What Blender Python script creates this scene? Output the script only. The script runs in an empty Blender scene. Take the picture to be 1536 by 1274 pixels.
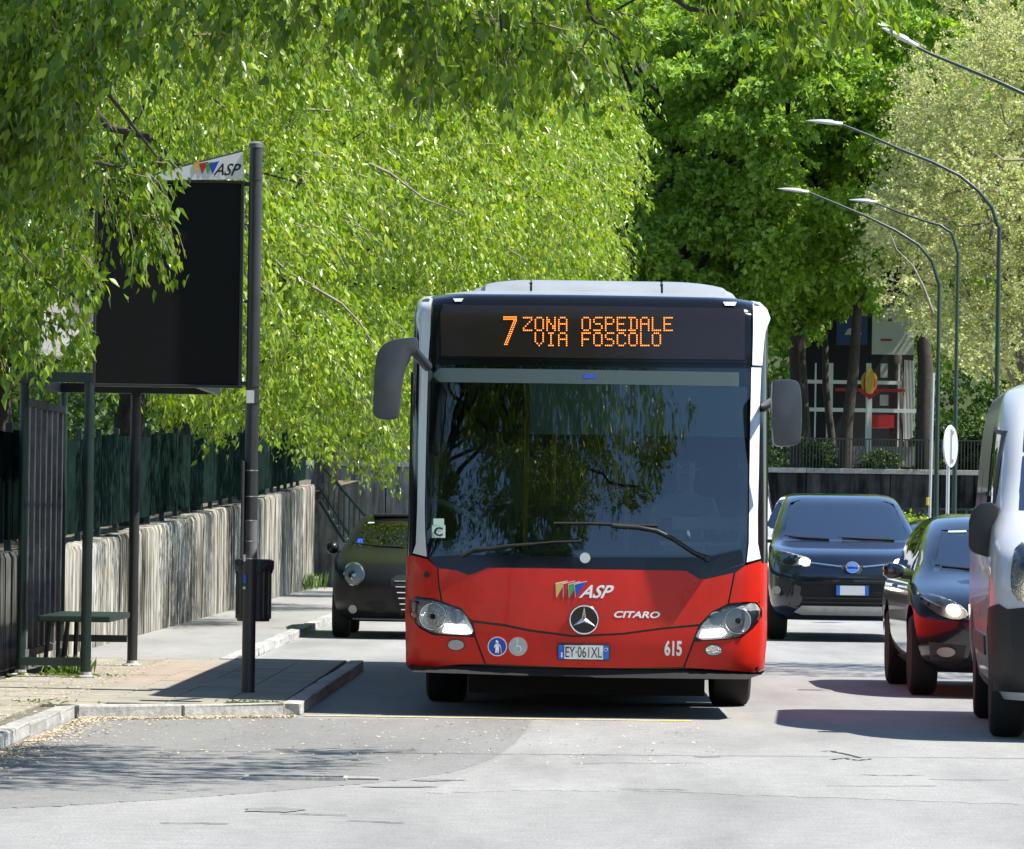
import bpy, bmesh, math, random
import numpy as np
from mathutils import Vector, Matrix
from mathutils.geometry import delaunay_2d_cdt
from mathutils.bvhtree import BVHTree

random.seed(7)
rng = np.random.default_rng(7)
sc = bpy.context.scene
COL = sc.collection

# ---------------------------------------------------------------- camera, light, exposure
F, CX, CY, CAMH = 7000.0, 832.0, 782.0, 1.37          # focal length and vanishing point, in pixels of the photograph
ROLL = math.radians(0.85)
cam = bpy.data.cameras.new('camera')
cam_o = bpy.data.objects.new('camera', cam)
COL.objects.link(cam_o)
cam.sensor_width = 36.0
cam.lens = F / 1536 * 36.0
_dx, _dy = CX - 768, CY - 637
cam.shift_x = -(_dx * math.cos(ROLL) - _dy * math.sin(ROLL)) / 1536
cam.shift_y = (_dx * math.sin(ROLL) + _dy * math.cos(ROLL)) / 1536
cam.clip_start = 1.0
cam.clip_end = 2000.0
cam_o.matrix_world = Matrix.Translation((0, 0, CAMH)) @ Matrix.Rotation(math.radians(90), 4, 'X') @ Matrix.Rotation(ROLL, 4, 'Z')
sc.camera = cam_o

SUN_EL, SUN_AZ = math.radians(56), math.radians(97)      # azimuth clockwise from +Y
world = bpy.data.worlds.new('World')
sc.world = world
world.use_nodes = True
_n = world.node_tree.nodes.new('ShaderNodeTexSky')
_n.sky_type = 'NISHITA'
_n.sun_disc = False
_n.sun_elevation = SUN_EL
_n.sun_rotation = SUN_AZ
_n.ozone_density = 3.5
_n.dust_density = 0.0
_n.air_density = 0.95
_b = world.node_tree.nodes['Background']
world.node_tree.links.new(_n.outputs[0], _b.inputs[0])
_b.inputs[1].default_value = 0.12
sun = bpy.data.lights.new('sun', 'SUN')
sun.energy = 5.0
sun.angle = math.radians(0.53)
sun.color = (1.0, 0.955, 0.88)
sun_o = bpy.data.objects.new('sun', sun)
COL.objects.link(sun_o)
SUN_DIR = Vector((math.cos(SUN_EL) * math.sin(SUN_AZ), math.cos(SUN_EL) * math.cos(SUN_AZ), math.sin(SUN_EL)))
sun_o.rotation_euler = SUN_DIR.to_track_quat('Z', 'Y').to_euler()
sun_o.location = (20, 20, 40)
sc.view_settings.view_transform = 'Standard'
sc.view_settings.look = 'None'
sc.view_settings.gamma = 1.0
sc.view_settings.use_curve_mapping = False
sc.view_settings.exposure = 1.05
sc.render.engine = 'CYCLES'
sc.cycles.max_bounces = 8
sc.cycles.transparent_max_bounces = 12
sc.cycles.caustics_reflective = False
sc.cycles.caustics_refractive = False

# ---------------------------------------------------------------- measuring helpers: a pixel of the photograph at a known distance
def unroll(px, py):
    a, b = px - 768, py - 637
    c, s = math.cos(ROLL), math.sin(ROLL)
    return 768 + a * c + b * s, 637 - a * s + b * c

def W(px, py, Y):
    x, y = unroll(px, py)
    return Vector(((x - CX) * Y / F, Y, CAMH - (y - CY) * Y / F))

def to_px(P):
    """world points (n,3) -> photograph pixels, for shaping crowns"""
    P = np.asarray(P, float)
    Y = np.maximum(P[:, 1], .5)
    x = CX + P[:, 0] * F / Y
    y = CY - (P[:, 2] - CAMH) * F / Y
    a, b = x - 768, y - 637
    c, s = math.cos(ROLL), math.sin(ROLL)
    return 768 + a * c - b * s, 637 + a * s + b * c

# ---------------------------------------------------------------- object helpers
def tag(o, label=None, cat=None, group=None, kind=None):
    if label: o['label'] = label
    if cat: o['category'] = cat
    if group: o['group'] = group
    if kind: o['kind'] = kind
    return o

def thing(name, label, cat, loc=(0, 0, 0), rz=0.0, group=None):
    o = bpy.data.objects.new(name, None)
    o.empty_display_size = .2
    o.location = loc
    o.rotation_euler = (0, 0, rz)
    COL.objects.link(o)
    return tag(o, label, cat, group)

def root_of(o):
    while o.parent: o = o.parent
    return o

class G:
    """collects shapes, then becomes one mesh"""
    def __init__(s): s.v, s.f = [], []
    def add(s, vs, fs):
        n = len(s.v)
        s.v += [tuple(p) for p in vs]
        s.f += [tuple(i + n for i in f) for f in fs]
        return s
    def box(s, x0, x1, y0, y1, z0, z1):
        v = [(x, y, z) for z in (z0, z1) for y in (y0, y1) for x in (x0, x1)]
        return s.add(v, [(0, 2, 3, 1), (4, 5, 7, 6), (0, 1, 5, 4), (2, 6, 7, 3), (0, 4, 6, 2), (1, 3, 7, 5)])
    def tube(s, pts, r, n=10, cap=True):
        pts = [Vector(p) for p in pts]
        rs = r if isinstance(r, (list, tuple)) else [r] * len(pts)
        rings = []
        up = None
        for i, p in enumerate(pts):
            t = (pts[min(i + 1, len(pts) - 1)] - pts[max(i - 1, 0)]).normalized()
            if up is None or abs(up.dot(t)) > .98:
                up = Vector((0, 0, 1)) if abs(t.z) < .9 else Vector((1, 0, 0))
            a = t.cross(up).normalized()
            b = a.cross(t).normalized()
            up = b
            rings.append([p + (a * math.cos(2 * math.pi * k / n) + b * math.sin(2 * math.pi * k / n)) * rs[i] for k in range(n)])
        vs = [q for R in rings for q in R]
        fs = []
        for i in range(len(pts) - 1):
            for k in range(n):
                k2 = (k + 1) % n
                fs.append((i * n + k, i * n + k2, (i + 1) * n + k2, (i + 1) * n + k))
        if cap:
            fs.append(tuple(range(n)))
            fs.append(tuple(reversed(range((len(pts) - 1) * n, len(pts) * n))))
        return s.add(vs, fs)
    def lathe(s, prof, c=(0, 0, 0), axis='Z', n=24):
        """prof: (radius, height) pairs"""
        vs, fs = [], []
        for r, h in prof:
            for k in range(n):
                a = 2 * math.pi * k / n
                x, y = r * math.cos(a), r * math.sin(a)
                p = (x, y, h) if axis == 'Z' else ((x, h, y) if axis == 'Y' else (h, x, y))
                vs.append((p[0] + c[0], p[1] + c[1], p[2] + c[2]))
        for i in range(len(prof) - 1):
            for k in range(n):
                k2 = (k + 1) % n
                fs.append((i * n + k, i * n + k2, (i + 1) * n + k2, (i + 1) * n + k))
        fs.append(tuple(range(n)))
        fs.append(tuple(range((len(prof) - 1) * n, len(prof) * n)))
        return s.add(vs, fs)
    def prism(s, outline, a0, a1, axis='Y'):
        """outline in (x,z) for axis Y, (x,y) for Z, (y,z) for X"""
        def P(u, w, h): return {'Y': (u, h, w), 'Z': (u, w, h), 'X': (h, u, w)}[axis]
        n = len(outline)
        vs = [P(u, w, a0) for u, w in outline] + [P(u, w, a1) for u, w in outline]
        fs = [tuple(range(n)), tuple(reversed(range(n, 2 * n)))]
        fs += [(k, (k + 1) % n, n + (k + 1) % n, n + k) for k in range(n)]
        return s.add(vs, fs)
    def shift(s, v):
        s.v = [(p[0] + v[0], p[1] + v[1], p[2] + v[2]) for p in s.v]
        return s
    def mesh(s, name, mats=None, smooth=0, bevel=0):
        me = bpy.data.meshes.new(name)
        me.from_pydata(s.v, [], s.f)
        bm = bmesh.new(); bm.from_mesh(me)
        bmesh.ops.recalc_face_normals(bm, faces=bm.faces)
        if bevel:
            es = [e for e in bm.edges if len(e.link_faces) == 2 and e.calc_face_angle(0) > .5]
            bmesh.ops.bevel(bm, geom=es, offset=bevel, segments=2, profile=.6, affect='EDGES', clamp_overlap=True)
        bm.to_mesh(me); bm.free()
        if smooth:
            me.polygons.foreach_set('use_smooth', [True] * len(me.polygons))
            me.set_sharp_from_angle(angle=math.radians(smooth))
        for m in (mats if isinstance(mats, (list, tuple)) else [mats]):
            if m: me.materials.append(m)
        return me
    def obj(s, name, mats, parent=None, smooth=0, bevel=0, world=False, base=None):
        """world=True: vertices are in world space; moved into the parent's (or base's) space"""
        if world and parent is not None:
            inv = root_of(parent).matrix_basis.inverted()
            s.v = [tuple(inv @ Vector(p)) for p in s.v]
        if base is not None and parent is None:
            s.shift((-base[0], -base[1], -base[2]))
        o = bpy.data.objects.new(name, s.mesh(name, mats, smooth, bevel))
        COL.objects.link(o)
        if parent is not None: o.parent = parent
        elif base is not None: o.location = base
        return o

def fast_mesh(name, verts, faces_flat, per, mat):
    """numpy arrays to a mesh of equal-sided faces"""
    me = bpy.data.meshes.new(name)
    nv, nf = len(verts), len(faces_flat) // per
    me.vertices.add(nv)
    me.vertices.foreach_set('co', np.asarray(verts, np.float32).ravel())
    me.loops.add(nf * per)
    me.loops.foreach_set('vertex_index', np.asarray(faces_flat, np.int32).ravel())
    me.polygons.add(nf)
    me.polygons.foreach_set('loop_start', np.arange(0, nf * per, per, dtype=np.int32))
    me.polygons.foreach_set('loop_total', np.full(nf, per, np.int32))
    me.update(calc_edges=True)
    if mat: me.materials.append(mat)
    return me

def link(name, me, parent=None, loc=None):
    o = bpy.data.objects.new(name, me)
    COL.objects.link(o)
    if parent is not None: o.parent = parent
    if loc is not None: o.location = loc
    return o

def copy_tree(o, parent=None):
    c = o.copy(); COL.objects.link(c)
    c.parent = parent
    for ch in list(o.children): copy_tree(ch, c)
    return c

# ---------------------------------------------------------------- materials
def nt(name):
    m = bpy.data.materials.new(name); m.use_nodes = True
    return m, m.node_tree, m.node_tree.nodes['Principled BSDF']

def mat(name, col, rough=.5, metal=0., coat=0., var=0., scale=8., bump=0., emis=None, spec=.5, bscale=None):
    m, t, p = nt(name)
    p.inputs['Base Color'].default_value = (*col, 1)
    p.inputs['Roughness'].default_value = rough
    p.inputs['Metallic'].default_value = metal
    p.inputs['Specular IOR Level'].default_value = spec
    if coat:
        p.inputs['Coat Weight'].default_value = coat
        p.inputs['Coat Roughness'].default_value = .03
    if emis:
        p.inputs['Emission Color'].default_value = (*emis[0], 1)
        p.inputs['Emission Strength'].default_value = emis[1]
    if var or bump:
        tc = t.nodes.new('ShaderNodeTexCoord')
        nz = t.nodes.new('ShaderNodeTexNoise'); nz.inputs['Scale'].default_value = scale
        nz.inputs['Detail'].default_value = 6; nz.inputs['Roughness'].default_value = .65
        t.links.new(tc.outputs['Object'], nz.inputs['Vector'])
        if var:
            mr = t.nodes.new('ShaderNodeMapRange')
            mr.inputs[1].default_value = .3; mr.inputs[2].default_value = .7
            mr.inputs[3].default_value = 1 - var; mr.inputs[4].default_value = 1 + var
            mx = t.nodes.new('ShaderNodeMix'); mx.data_type = 'RGBA'; mx.blend_type = 'MULTIPLY'
            mx.inputs[0].default_value = 1
            mx.inputs[6].default_value = (*col, 1)
            t.links.new(nz.outputs[0], mr.inputs[0])
            t.links.new(mr.outputs[0], mx.inputs[7])
            t.links.new(mx.outputs[2], p.inputs['Base Color'])
        if bump:
            n2 = t.nodes.new('ShaderNodeTexNoise'); n2.inputs['Scale'].default_value = bscale or scale * 6
            n2.inputs['Detail'].default_value = 5
            t.links.new(tc.outputs['Object'], n2.inputs['Vector'])
            bp = t.nodes.new('ShaderNodeBump'); bp.inputs['Strength'].default_value = bump
            bp.inputs['Distance'].default_value = .02
            t.links.new(n2.outputs[0], bp.inputs['Height'])
            t.links.new(bp.outputs[0], p.inputs['Normal'])
    return m

def glass_mat(name, tint, ior, bump=0.):
    m = bpy.data.materials.new(name); m.use_nodes = True
    t = m.node_tree; t.nodes.clear()
    out = t.nodes.new('ShaderNodeOutputMaterial')
    tr = t.nodes.new('ShaderNodeBsdfTransparent'); tr.inputs[0].default_value = (*tint, 1)
    gl = t.nodes.new('ShaderNodeBsdfGlossy'); gl.inputs['Roughness'].default_value = .015
    fr = t.nodes.new('ShaderNodeFresnel'); fr.inputs[0].default_value = ior
    mx = t.nodes.new('ShaderNodeMixShader')
    t.links.new(fr.outputs[0], mx.inputs[0]); t.links.new(tr.outputs[0], mx.inputs[1])
    t.links.new(gl.outputs[0], mx.inputs[2]); t.links.new(mx.outputs[0], out.inputs[0])
    return m

def leaf_mat(name, c0, c1, c2, trans=.45, rough=.42, tint=(1.25, 1.15, .35)):
    """three leaf colours picked per leaf; light shines through the blade"""
    m, t, p = nt(name)
    out = t.nodes['Material Output']
    ge = t.nodes.new('ShaderNodeNewGeometry')
    oi = t.nodes.new('ShaderNodeObjectInfo')
    ad = t.nodes.new('ShaderNodeMath'); ad.operation = 'ADD'
    fr = t.nodes.new('ShaderNodeMath'); fr.operation = 'FRACT'
    t.links.new(ge.outputs['Random Per Island'], ad.inputs[0]); t.links.new(oi.outputs['Random'], ad.inputs[1])
    t.links.new(ad.outputs[0], fr.inputs[0])
    cr = t.nodes.new('ShaderNodeValToRGB')
    cr.color_ramp.elements[0].color = (*c0, 1); cr.color_ramp.elements[1].color = (*c2, 1)
    e = cr.color_ramp.elements.new(.5); e.color = (*c1, 1)
    t.links.new(fr.outputs[0], cr.inputs[0])
    t.links.new(cr.outputs[0], p.inputs['Base Color'])
    p.inputs['Roughness'].default_value = rough
    p.inputs['Specular IOR Level'].default_value = .5
    mt = t.nodes.new('ShaderNodeMix'); mt.data_type = 'RGBA'; mt.blend_type = 'MULTIPLY'
    mt.inputs[0].default_value = 1; mt.inputs[7].default_value = (*tint, 1)
    t.links.new(cr.outputs[0], mt.inputs[6])
    tl = t.nodes.new('ShaderNodeBsdfTranslucent')
    t.links.new(mt.outputs[2], tl.inputs[0])
    mx = t.nodes.new('ShaderNodeMixShader'); mx.inputs[0].default_value = trans
    t.links.new(p.outputs[0], mx.inputs[1]); t.links.new(tl.outputs[0], mx.inputs[2])
    t.links.new(mx.outputs[0], out.inputs[0])
    return m

def ramp(t, pts):
    cr = t.nodes.new('ShaderNodeValToRGB')
    el = cr.color_ramp.elements
    el[0].position = pts[0][0]; el[0].color = (*pts[0][1], 1)
    el[1].position = pts[-1][0]; el[1].color = (*pts[-1][1], 1)
    for a, c in pts[1:-1]:
        e = el.new(a); e.color = (*c, 1)
    return cr

def g3(v): return (v, v * .985, v * .935)

def asphalt_mat(name, base, contrast=.25):
    m, t, p = nt(name)
    tc = t.nodes.new('ShaderNodeTexCoord')
    def noise(sc_, det=6, rough=.6, vec=None):
        n = t.nodes.new('ShaderNodeTexNoise'); n.inputs['Scale'].default_value = sc_
        n.inputs['Detail'].default_value = det; n.inputs['Roughness'].default_value = rough
        t.links.new(vec or tc.outputs['Object'], n.inputs['Vector']); return n
    mp = t.nodes.new('ShaderNodeMapping'); mp.inputs['Scale'].default_value = (1.0, .18, 1.0)
    t.links.new(tc.outputs['Object'], mp.inputs[0])
    big = noise(.9, 5, .6, mp.outputs[0])
    med = noise(7, 6, .7)
    fine = noise(75, 3, .75)
    a = ramp(t, [(.3, g3(base * (1 - contrast * .6))), (.5, g3(base)), (.72, g3(base * (1 + contrast * .5)))])
    t.links.new(big.outputs[0], a.inputs[0])
    b = ramp(t, [(.3, (.86,) * 3), (.7, (1.12,) * 3)]); t.links.new(med.outputs[0], b.inputs[0])
    c = ramp(t, [(.34, (.5,) * 3), (.46, (.95,) * 3), (.56, (1.0,) * 3), (.68, (1.6,) * 3)]); t.links.new(fine.outputs[0], c.inputs[0])
    m1 = t.nodes.new('ShaderNodeMix'); m1.data_type = 'RGBA'; m1.blend_type = 'MULTIPLY'; m1.inputs[0].default_value = 1
    m2 = t.nodes.new('ShaderNodeMix'); m2.data_type = 'RGBA'; m2.blend_type = 'MULTIPLY'; m2.inputs[0].default_value = 1
    t.links.new(a.outputs[0], m1.inputs[6]); t.links.new(b.outputs[0], m1.inputs[7])
    t.links.new(m1.outputs[2], m2.inputs[6]); t.links.new(c.outputs[0], m2.inputs[7])
    t.links.new(m2.outputs[2], p.inputs['Base Color'])
    p.inputs['Roughness'].default_value = .82
    bp = t.nodes.new('ShaderNodeBump'); bp.inputs['Strength'].default_value = .35; bp.inputs['Distance'].default_value = .01
    t.links.new(fine.outputs[0], bp.inputs['Height']); t.links.new(bp.outputs[0], p.inputs['Normal'])
    return m

def stained_concrete(name, light, dark, zs=.35, xs=9.0, top=None, tint=(1, .97, .85)):
    """pale concrete with dark run-off streaks"""
    m, t, p = nt(name)
    tc = t.nodes.new('ShaderNodeTexCoord')
    mp = t.nodes.new('ShaderNodeMapping'); mp.inputs['Scale'].default_value = (xs * .6, xs * .42, zs)
    t.links.new(tc.outputs['Object'], mp.inputs[0])
    n = t.nodes.new('ShaderNodeTexNoise'); n.inputs['Scale'].default_value = 1; n.inputs['Detail'].default_value = 7
    n.inputs['Roughness'].default_value = .72
    t.links.new(mp.outputs[0], n.inputs['Vector'])
    n2 = t.nodes.new('ShaderNodeTexNoise'); n2.inputs['Scale'].default_value = 3.; n2.inputs['Detail'].default_value = 6
    t.links.new(tc.outputs['Object'], n2.inputs['Vector'])
    r = ramp(t, [(.40, tuple(dark * c for c in tint)), (.49, tuple((dark * .6 + light * .4) * c for c in tint)),
                 (.56, tuple(light * .75 * c for c in tint)), (.66, tuple(light * c for c in (1, .99, .94)))])
    n4 = t.nodes.new('ShaderNodeTexNoise'); n4.inputs['Scale'].default_value = .55; n4.inputs['Detail'].default_value = 3
    t.links.new(tc.outputs['Object'], n4.inputs['Vector'])
    ma = t.nodes.new('ShaderNodeMath'); ma.operation = 'MULTIPLY_ADD'; ma.inputs[1].default_value = .38
    t.links.new(n4.outputs[0], ma.inputs[0]); sb = t.nodes.new('ShaderNodeMath'); sb.operation = 'SUBTRACT'; sb.inputs[1].default_value = .19
    t.links.new(n.outputs[0], sb.inputs[0]); t.links.new(sb.outputs[0], ma.inputs[2])
    t.links.new(ma.outputs[0], r.inputs[0])
    r2 = ramp(t, [(.3, (.7, .68, .6)), (.6, (1.08,) * 3)]); t.links.new(n2.outputs[0], r2.inputs[0])
    mx = t.nodes.new('ShaderNodeMix'); mx.data_type = 'RGBA'; mx.blend_type = 'MULTIPLY'; mx.inputs[0].default_value = 1
    t.links.new(r.outputs[0], mx.inputs[6]); t.links.new(r2.outputs[0], mx.inputs[7])
    t.links.new(mx.outputs[2], p.inputs['Base Color'])
    p.inputs['Roughness'].default_value = 1.
    p.inputs['Specular IOR Level'].default_value = 0.
    bp = t.nodes.new('ShaderNodeBump'); bp.inputs['Strength'].default_value = .15; bp.inputs['Distance'].default_value = .02
    t.links.new(n.outputs[0], bp.inputs['Height']); t.links.new(bp.outputs[0], p.inputs['Normal'])
    return m

def piece_mat(name, cols, rough=.85, bump=.3, spot=.2):
    """colour picked per object, for slabs and stones"""
    m, t, p = nt(name)
    oi = t.nodes.new('ShaderNodeObjectInfo')
    r = ramp(t, [(i / (len(cols) - 1), c) for i, c in enumerate(cols)])
    t.links.new(oi.outputs['Random'], r.inputs[0])
    tc = t.nodes.new('ShaderNodeTexCoord')
    n = t.nodes.new('ShaderNodeTexNoise'); n.inputs['Scale'].default_value = 14; n.inputs['Detail'].default_value = 8
    n.inputs['Roughness'].default_value = .75
    t.links.new(tc.outputs['Object'], n.inputs['Vector'])
    r2 = ramp(t, [(.3, (1 - spot * 1.6,) * 3), (.7, (1 + spot,) * 3)]); t.links.new(n.outputs[0], r2.inputs[0])
    mx = t.nodes.new('ShaderNodeMix'); mx.data_type = 'RGBA'; mx.blend_type = 'MULTIPLY'; mx.inputs[0].default_value = 1
    t.links.new(r.outputs[0], mx.inputs[6]); t.links.new(r2.outputs[0], mx.inputs[7])
    t.links.new(mx.outputs[2], p.inputs['Base Color'])
    p.inputs['Roughness'].default_value = rough
    bp = t.nodes.new('ShaderNodeBump'); bp.inputs['Strength'].default_value = bump; bp.inputs['Distance'].default_value = .02
    t.links.new(n.outputs[0], bp.inputs['Height']); t.links.new(bp.outputs[0], p.inputs['Normal'])
    return m

M = {}
M['asphalt'] = asphalt_mat('asphalt', .235, .45)
M['asphalt_dark'] = asphalt_mat('asphalt_dark', .19, .3)
M['asphalt_pale'] = asphalt_mat('asphalt_pale', .255, .45)
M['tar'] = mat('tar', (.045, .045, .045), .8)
M['road_yellow'] = mat('road_yellow', (.62, .5, .2), .75, var=.3, scale=25)
M['road_yellow_fresh'] = mat('road_yellow_fresh', (.75, .5, .05), .7, var=.15, scale=25)
M['kerb'] = piece_mat('kerb', [(.3, .29, .27), (.44, .43, .4), (.37, .36, .33)], .85, .6, .3)
M['slab'] = piece_mat('slab', [(.26, .24, .185), (.29, .27, .22), (.24, .225, .175), (.31, .28, .22), (.27, .25, .21)], .85, .3, .2)
M['slab_pink'] = piece_mat('slab_pink', [(.32, .25, .2), (.29, .25, .2), (.33, .265, .215)], .85, .3, .2)
M['joint'] = mat('joint', (.13, .12, .09), .95, var=.4, scale=20)
M['path'] = asphalt_mat('path_pale', .25, .35)
M['wall'] = stained_concrete('wall_concrete', .43, .03, .5, 12.0, tint=(1, .94, .8))
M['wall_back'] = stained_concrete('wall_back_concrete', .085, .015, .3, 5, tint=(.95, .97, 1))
M['wall_stair'] = stained_concrete('wall_stair_concrete', .3, .08, .3, 5)
M['earth'] = mat('earth', (.11, .09, .06), .95, var=.4, scale=2, bump=.5)
M['lawn'] = mat('lawn', (.05, .07, .025), .95, var=.5, scale=3, bump=.4)
M['green_metal'] = mat('green_metal', (.008, .022, .018), .45, var=.3, scale=5)
M['lamp_green'] = mat('lamp_green', (.012, .032, .022), .4, var=.15, scale=4)
M['fence_green'] = mat('fence_green', (.008, .016, .0135), 1.0, var=.6, scale=3, spec=.0)
M['black_metal'] = mat('black_metal', (.028, .029, .032), .45, var=.2, scale=6)
M['board'] = mat('board', (.009, .009, .009), .8, var=.2, scale=60, spec=.2)
M['grey_slat'] = mat('grey_slat', (.12, .12, .125), .7, var=.5, scale=4, spec=.2)
M['white'] = mat('white', (.72, .72, .7), .5, var=.06, scale=6)
M['lamp_grey'] = mat('lamp_grey', (.4, .42, .45), .4)
M['steel'] = mat('steel', (.5, .51, .52), .35, .8)
M['bag'] = mat('bag', (.02, .02, .022), .3, bump=.8, scale=6)
M['bark'] = mat('bark', (.09, .075, .06), .95, var=.45, scale=9, bump=.8)
M['bark_dark'] = mat('bark_dark', (.045, .037, .03), .95, var=.4, scale=9, bump=.8)
M['bark_pale'] = mat('bark_pale', (.2, .185, .14), .9, var=.45, scale=5, bump=.5)
M['twig'] = mat('twig', (.16, .13, .09), .9)
M['litter'] = mat('litter', (.5, .4, .26), .9, var=.3, scale=40)
M['weed'] = leaf_mat('weed', (.06, .12, .02), (.1, .18, .03), (.14, .22, .04))
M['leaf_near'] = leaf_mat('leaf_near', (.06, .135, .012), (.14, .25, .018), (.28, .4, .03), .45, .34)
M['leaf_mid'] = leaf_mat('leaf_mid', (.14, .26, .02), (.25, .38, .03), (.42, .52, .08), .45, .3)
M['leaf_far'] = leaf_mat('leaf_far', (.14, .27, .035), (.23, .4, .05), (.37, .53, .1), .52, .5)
M['leaf_pale'] = leaf_mat('leaf_pale', (.36, .46, .12), (.52, .56, .24), (.62, .58, .36), .45, .5, (1.15, 1.1, .7))
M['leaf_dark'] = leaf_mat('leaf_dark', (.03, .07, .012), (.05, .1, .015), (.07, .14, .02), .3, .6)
# vehicles
M['bus_red'] = mat('bus_red', (.53, .016, .007), .42, coat=.12, var=.14, scale=2.2, spec=.25)
M['bus_white'] = mat('bus_white', (.68, .7, .71), .3, coat=.5)
M['bus_grey'] = mat('bus_grey', (.26, .275, .29), .4, coat=.3, var=.08, scale=3)
M['gloss_black'] = mat('gloss_black', (.005, .005, .006), .12, spec=.35)
M['black_plastic'] = mat('black_plastic', (.010, .010, .011), .5)
M['mirror_plastic'] = mat('mirror_plastic', (.045, .05, .062), .38, coat=.2)
M['rubber'] = mat('rubber', (.007, .007, .007), .8, var=.2, scale=20)
M['under'] = mat('under', (.01, .01, .01), .9)
M['chrome'] = mat('chrome', (.8, .8, .82), .12, 1.)
M['lamp_inner'] = mat('lamp_inner', (.46, .46, .45), .25, .3, bump=.8, scale=20)
M['lens'] = glass_mat('lens', (.93, .94, .95), 1.5)
M['windshield'] = glass_mat('windshield', (.6, .68, .68), 1.8)
M['car_glass'] = glass_mat('car_glass', (.5, .56, .56), 4.6)
M['bus_side_glass'] = glass_mat('bus_side_glass', (.8, .84, .84), 1.6)
M['dim_glass'] = glass_mat('dim_glass', (.4, .45, .45), 1.9)
M['panel_blue'] = mat('panel_blue', (.012, .05, .16), .6)
M['side_glass'] = mat('side_glass', (.006, .008, .01), .03, spec=1., coat=1.)
M['display_glass'] = mat('display_glass', (.016, .013, .012), .1, spec=.45)
M['led'] = mat('led', (.9, .3, .02), .5, emis=((1., .23, .03), 1.25))
M['drl'] = mat('drl', (.9, .95, 1), .3, emis=((.93, .97, 1.), 3.0))
M['beam'] = mat('beam', (1, .9, .75), .3, emis=((1., .86, .66), 7.0))
M['plate_white'] = mat('plate_white', (.66, .67, .66), .5)
M['plate_blue'] = mat('plate_blue', (.01, .12, .5), .5)
M['ink'] = mat('ink', (.01, .01, .012), .5)
M['print_white'] = mat('print_white', (.78, .78, .77), .5)
M['yellow'] = mat('yellow', (.6, .42, .08), .5)
M['print_red'] = mat('print_red', (.4, .02, .02), .5)
M['print_green'] = mat('print_green', (.05, .3, .05), .5)
M['print_blue'] = mat('print_blue', (.015, .06, .42), .5)
M['sticker_grey'] = mat('sticker_grey', (.42, .45, .46), .5)
M['sticker_faint'] = mat('sticker_faint', (.52, .54, .54), .5)
M['pale_green'] = mat('pale_green', (.45, .58, .5), .5)
M['seat_cloth'] = mat('seat_cloth', (.03, .05, .1), .9, var=.3, scale=12)
M['interior'] = mat('interior', (.1, .1, .1), .8)
M['interior_pale'] = mat('interior_pale', (.7, .74, .66), .7)
M['grab_yellow'] = mat('grab_yellow', (.5, .3, .03), .4)
M['skin'] = mat('skin', (.5, .3, .22), .6)
M['shirt_blue'] = mat('shirt_blue', (.2, .3, .5), .85)
M['shirt_pale'] = mat('shirt_pale', (.5, .48, .46), .85)
M['trousers'] = mat('trousers', (.02, .025, .045), .9)
M['hair'] = mat('hair', (.03, .02, .014), .7)
M['hair_red'] = mat('hair_red', (.16, .03, .02), .7)
def film(name, col, solid):
    m = bpy.data.materials.new(name); m.use_nodes = True
    t = m.node_tree; t.nodes.clear()
    out = t.nodes.new('ShaderNodeOutputMaterial'); tr = t.nodes.new('ShaderNodeBsdfTransparent'); df = t.nodes.new('ShaderNodeBsdfDiffuse')
    df.inputs[0].default_value = (*col, 1); mx = t.nodes.new('ShaderNodeMixShader'); mx.inputs[0].default_value = solid
    t.links.new(tr.outputs[0], mx.inputs[1]); t.links.new(df.outputs[0], mx.inputs[2]); t.links.new(mx.outputs[0], out.inputs[0])
    return m
M['blind'] = film('blind', (.7, .8, .78), .5)
M['sun_strip'] = film('sun_strip', (.085, .12, .125), .8)

# ================================================================ THE SETTING
def GP(px, py, z=0.0):
    x, y = unroll(px, py)
    Y = (CAMH - z) * F / (y - CY)
    return Vector(((x - CX) * Y / F, Y, z))

def sheet(name, pts, z, m, kind='structure'):
    me = bpy.data.meshes.new(name)
    n = len(pts)
    me.from_pydata([(p[0], p[1], z) for p in pts] + [(p[0], p[1], -.05) for p in pts], [], [tuple(range(n))] + [(k, (k + 1) % n, n + (k + 1) % n, n + k) for k in range(n)])
    bm = bmesh.new(); bm.from_mesh(me)
    bmesh.ops.recalc_face_normals(bm, faces=bm.faces)
    if max(bm.faces, key=lambda f: f.calc_area()).normal.z < 0: bmesh.ops.reverse_faces(bm, faces=bm.faces)
    bmesh.ops.triangulate(bm, faces=[f for f in bm.faces if len(f.verts) > 4])
    bm.to_mesh(me); bm.free()
    me.materials.append(m)
    return tag(link(name, me), kind=kind)

sheet('road', [(-40, -80), (60, -80), (60, 300), (-40, 300)], 0, M['asphalt'])
_p = [GP(*q) for q in ((452, 1079), (797, 1080), (790, 1095), (772, 1115), (740, 1138), (690, 1156), (610, 1170), (500, 1180), (380, 1190), (250, 1200), (120, 1208), (0, 1214))]
def ragged(pts, amp, n=14):
    out = []
    for a, b in zip(pts[:-1], pts[1:]):
        for k in range(n):
            t_ = k / n
            out.append((a.x + (b.x - a.x) * t_, a.y + (b.y - a.y) * t_ + random.gauss(0, amp)))
    return out + [(pts[-1].x, pts[-1].y)]
sheet('road_patch', ragged(_p, .03) + [(-3.3, _p[-1].y - .2), (-3.3, 31.2)], .003, M['asphalt_dark'])
_p = [GP(*q) for q in ((800, 1080), (1180, 1066), (1536, 1085), (1700, 1215), (1500, 1206), (1200, 1196), (1000, 1188), (820, 1186), (640, 1190), (700, 1160), (745, 1140), (777, 1115), (795, 1095))]
sheet('road_patch_pale', ragged(_p, .03), .0015, M['asphalt_pale'])
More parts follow.
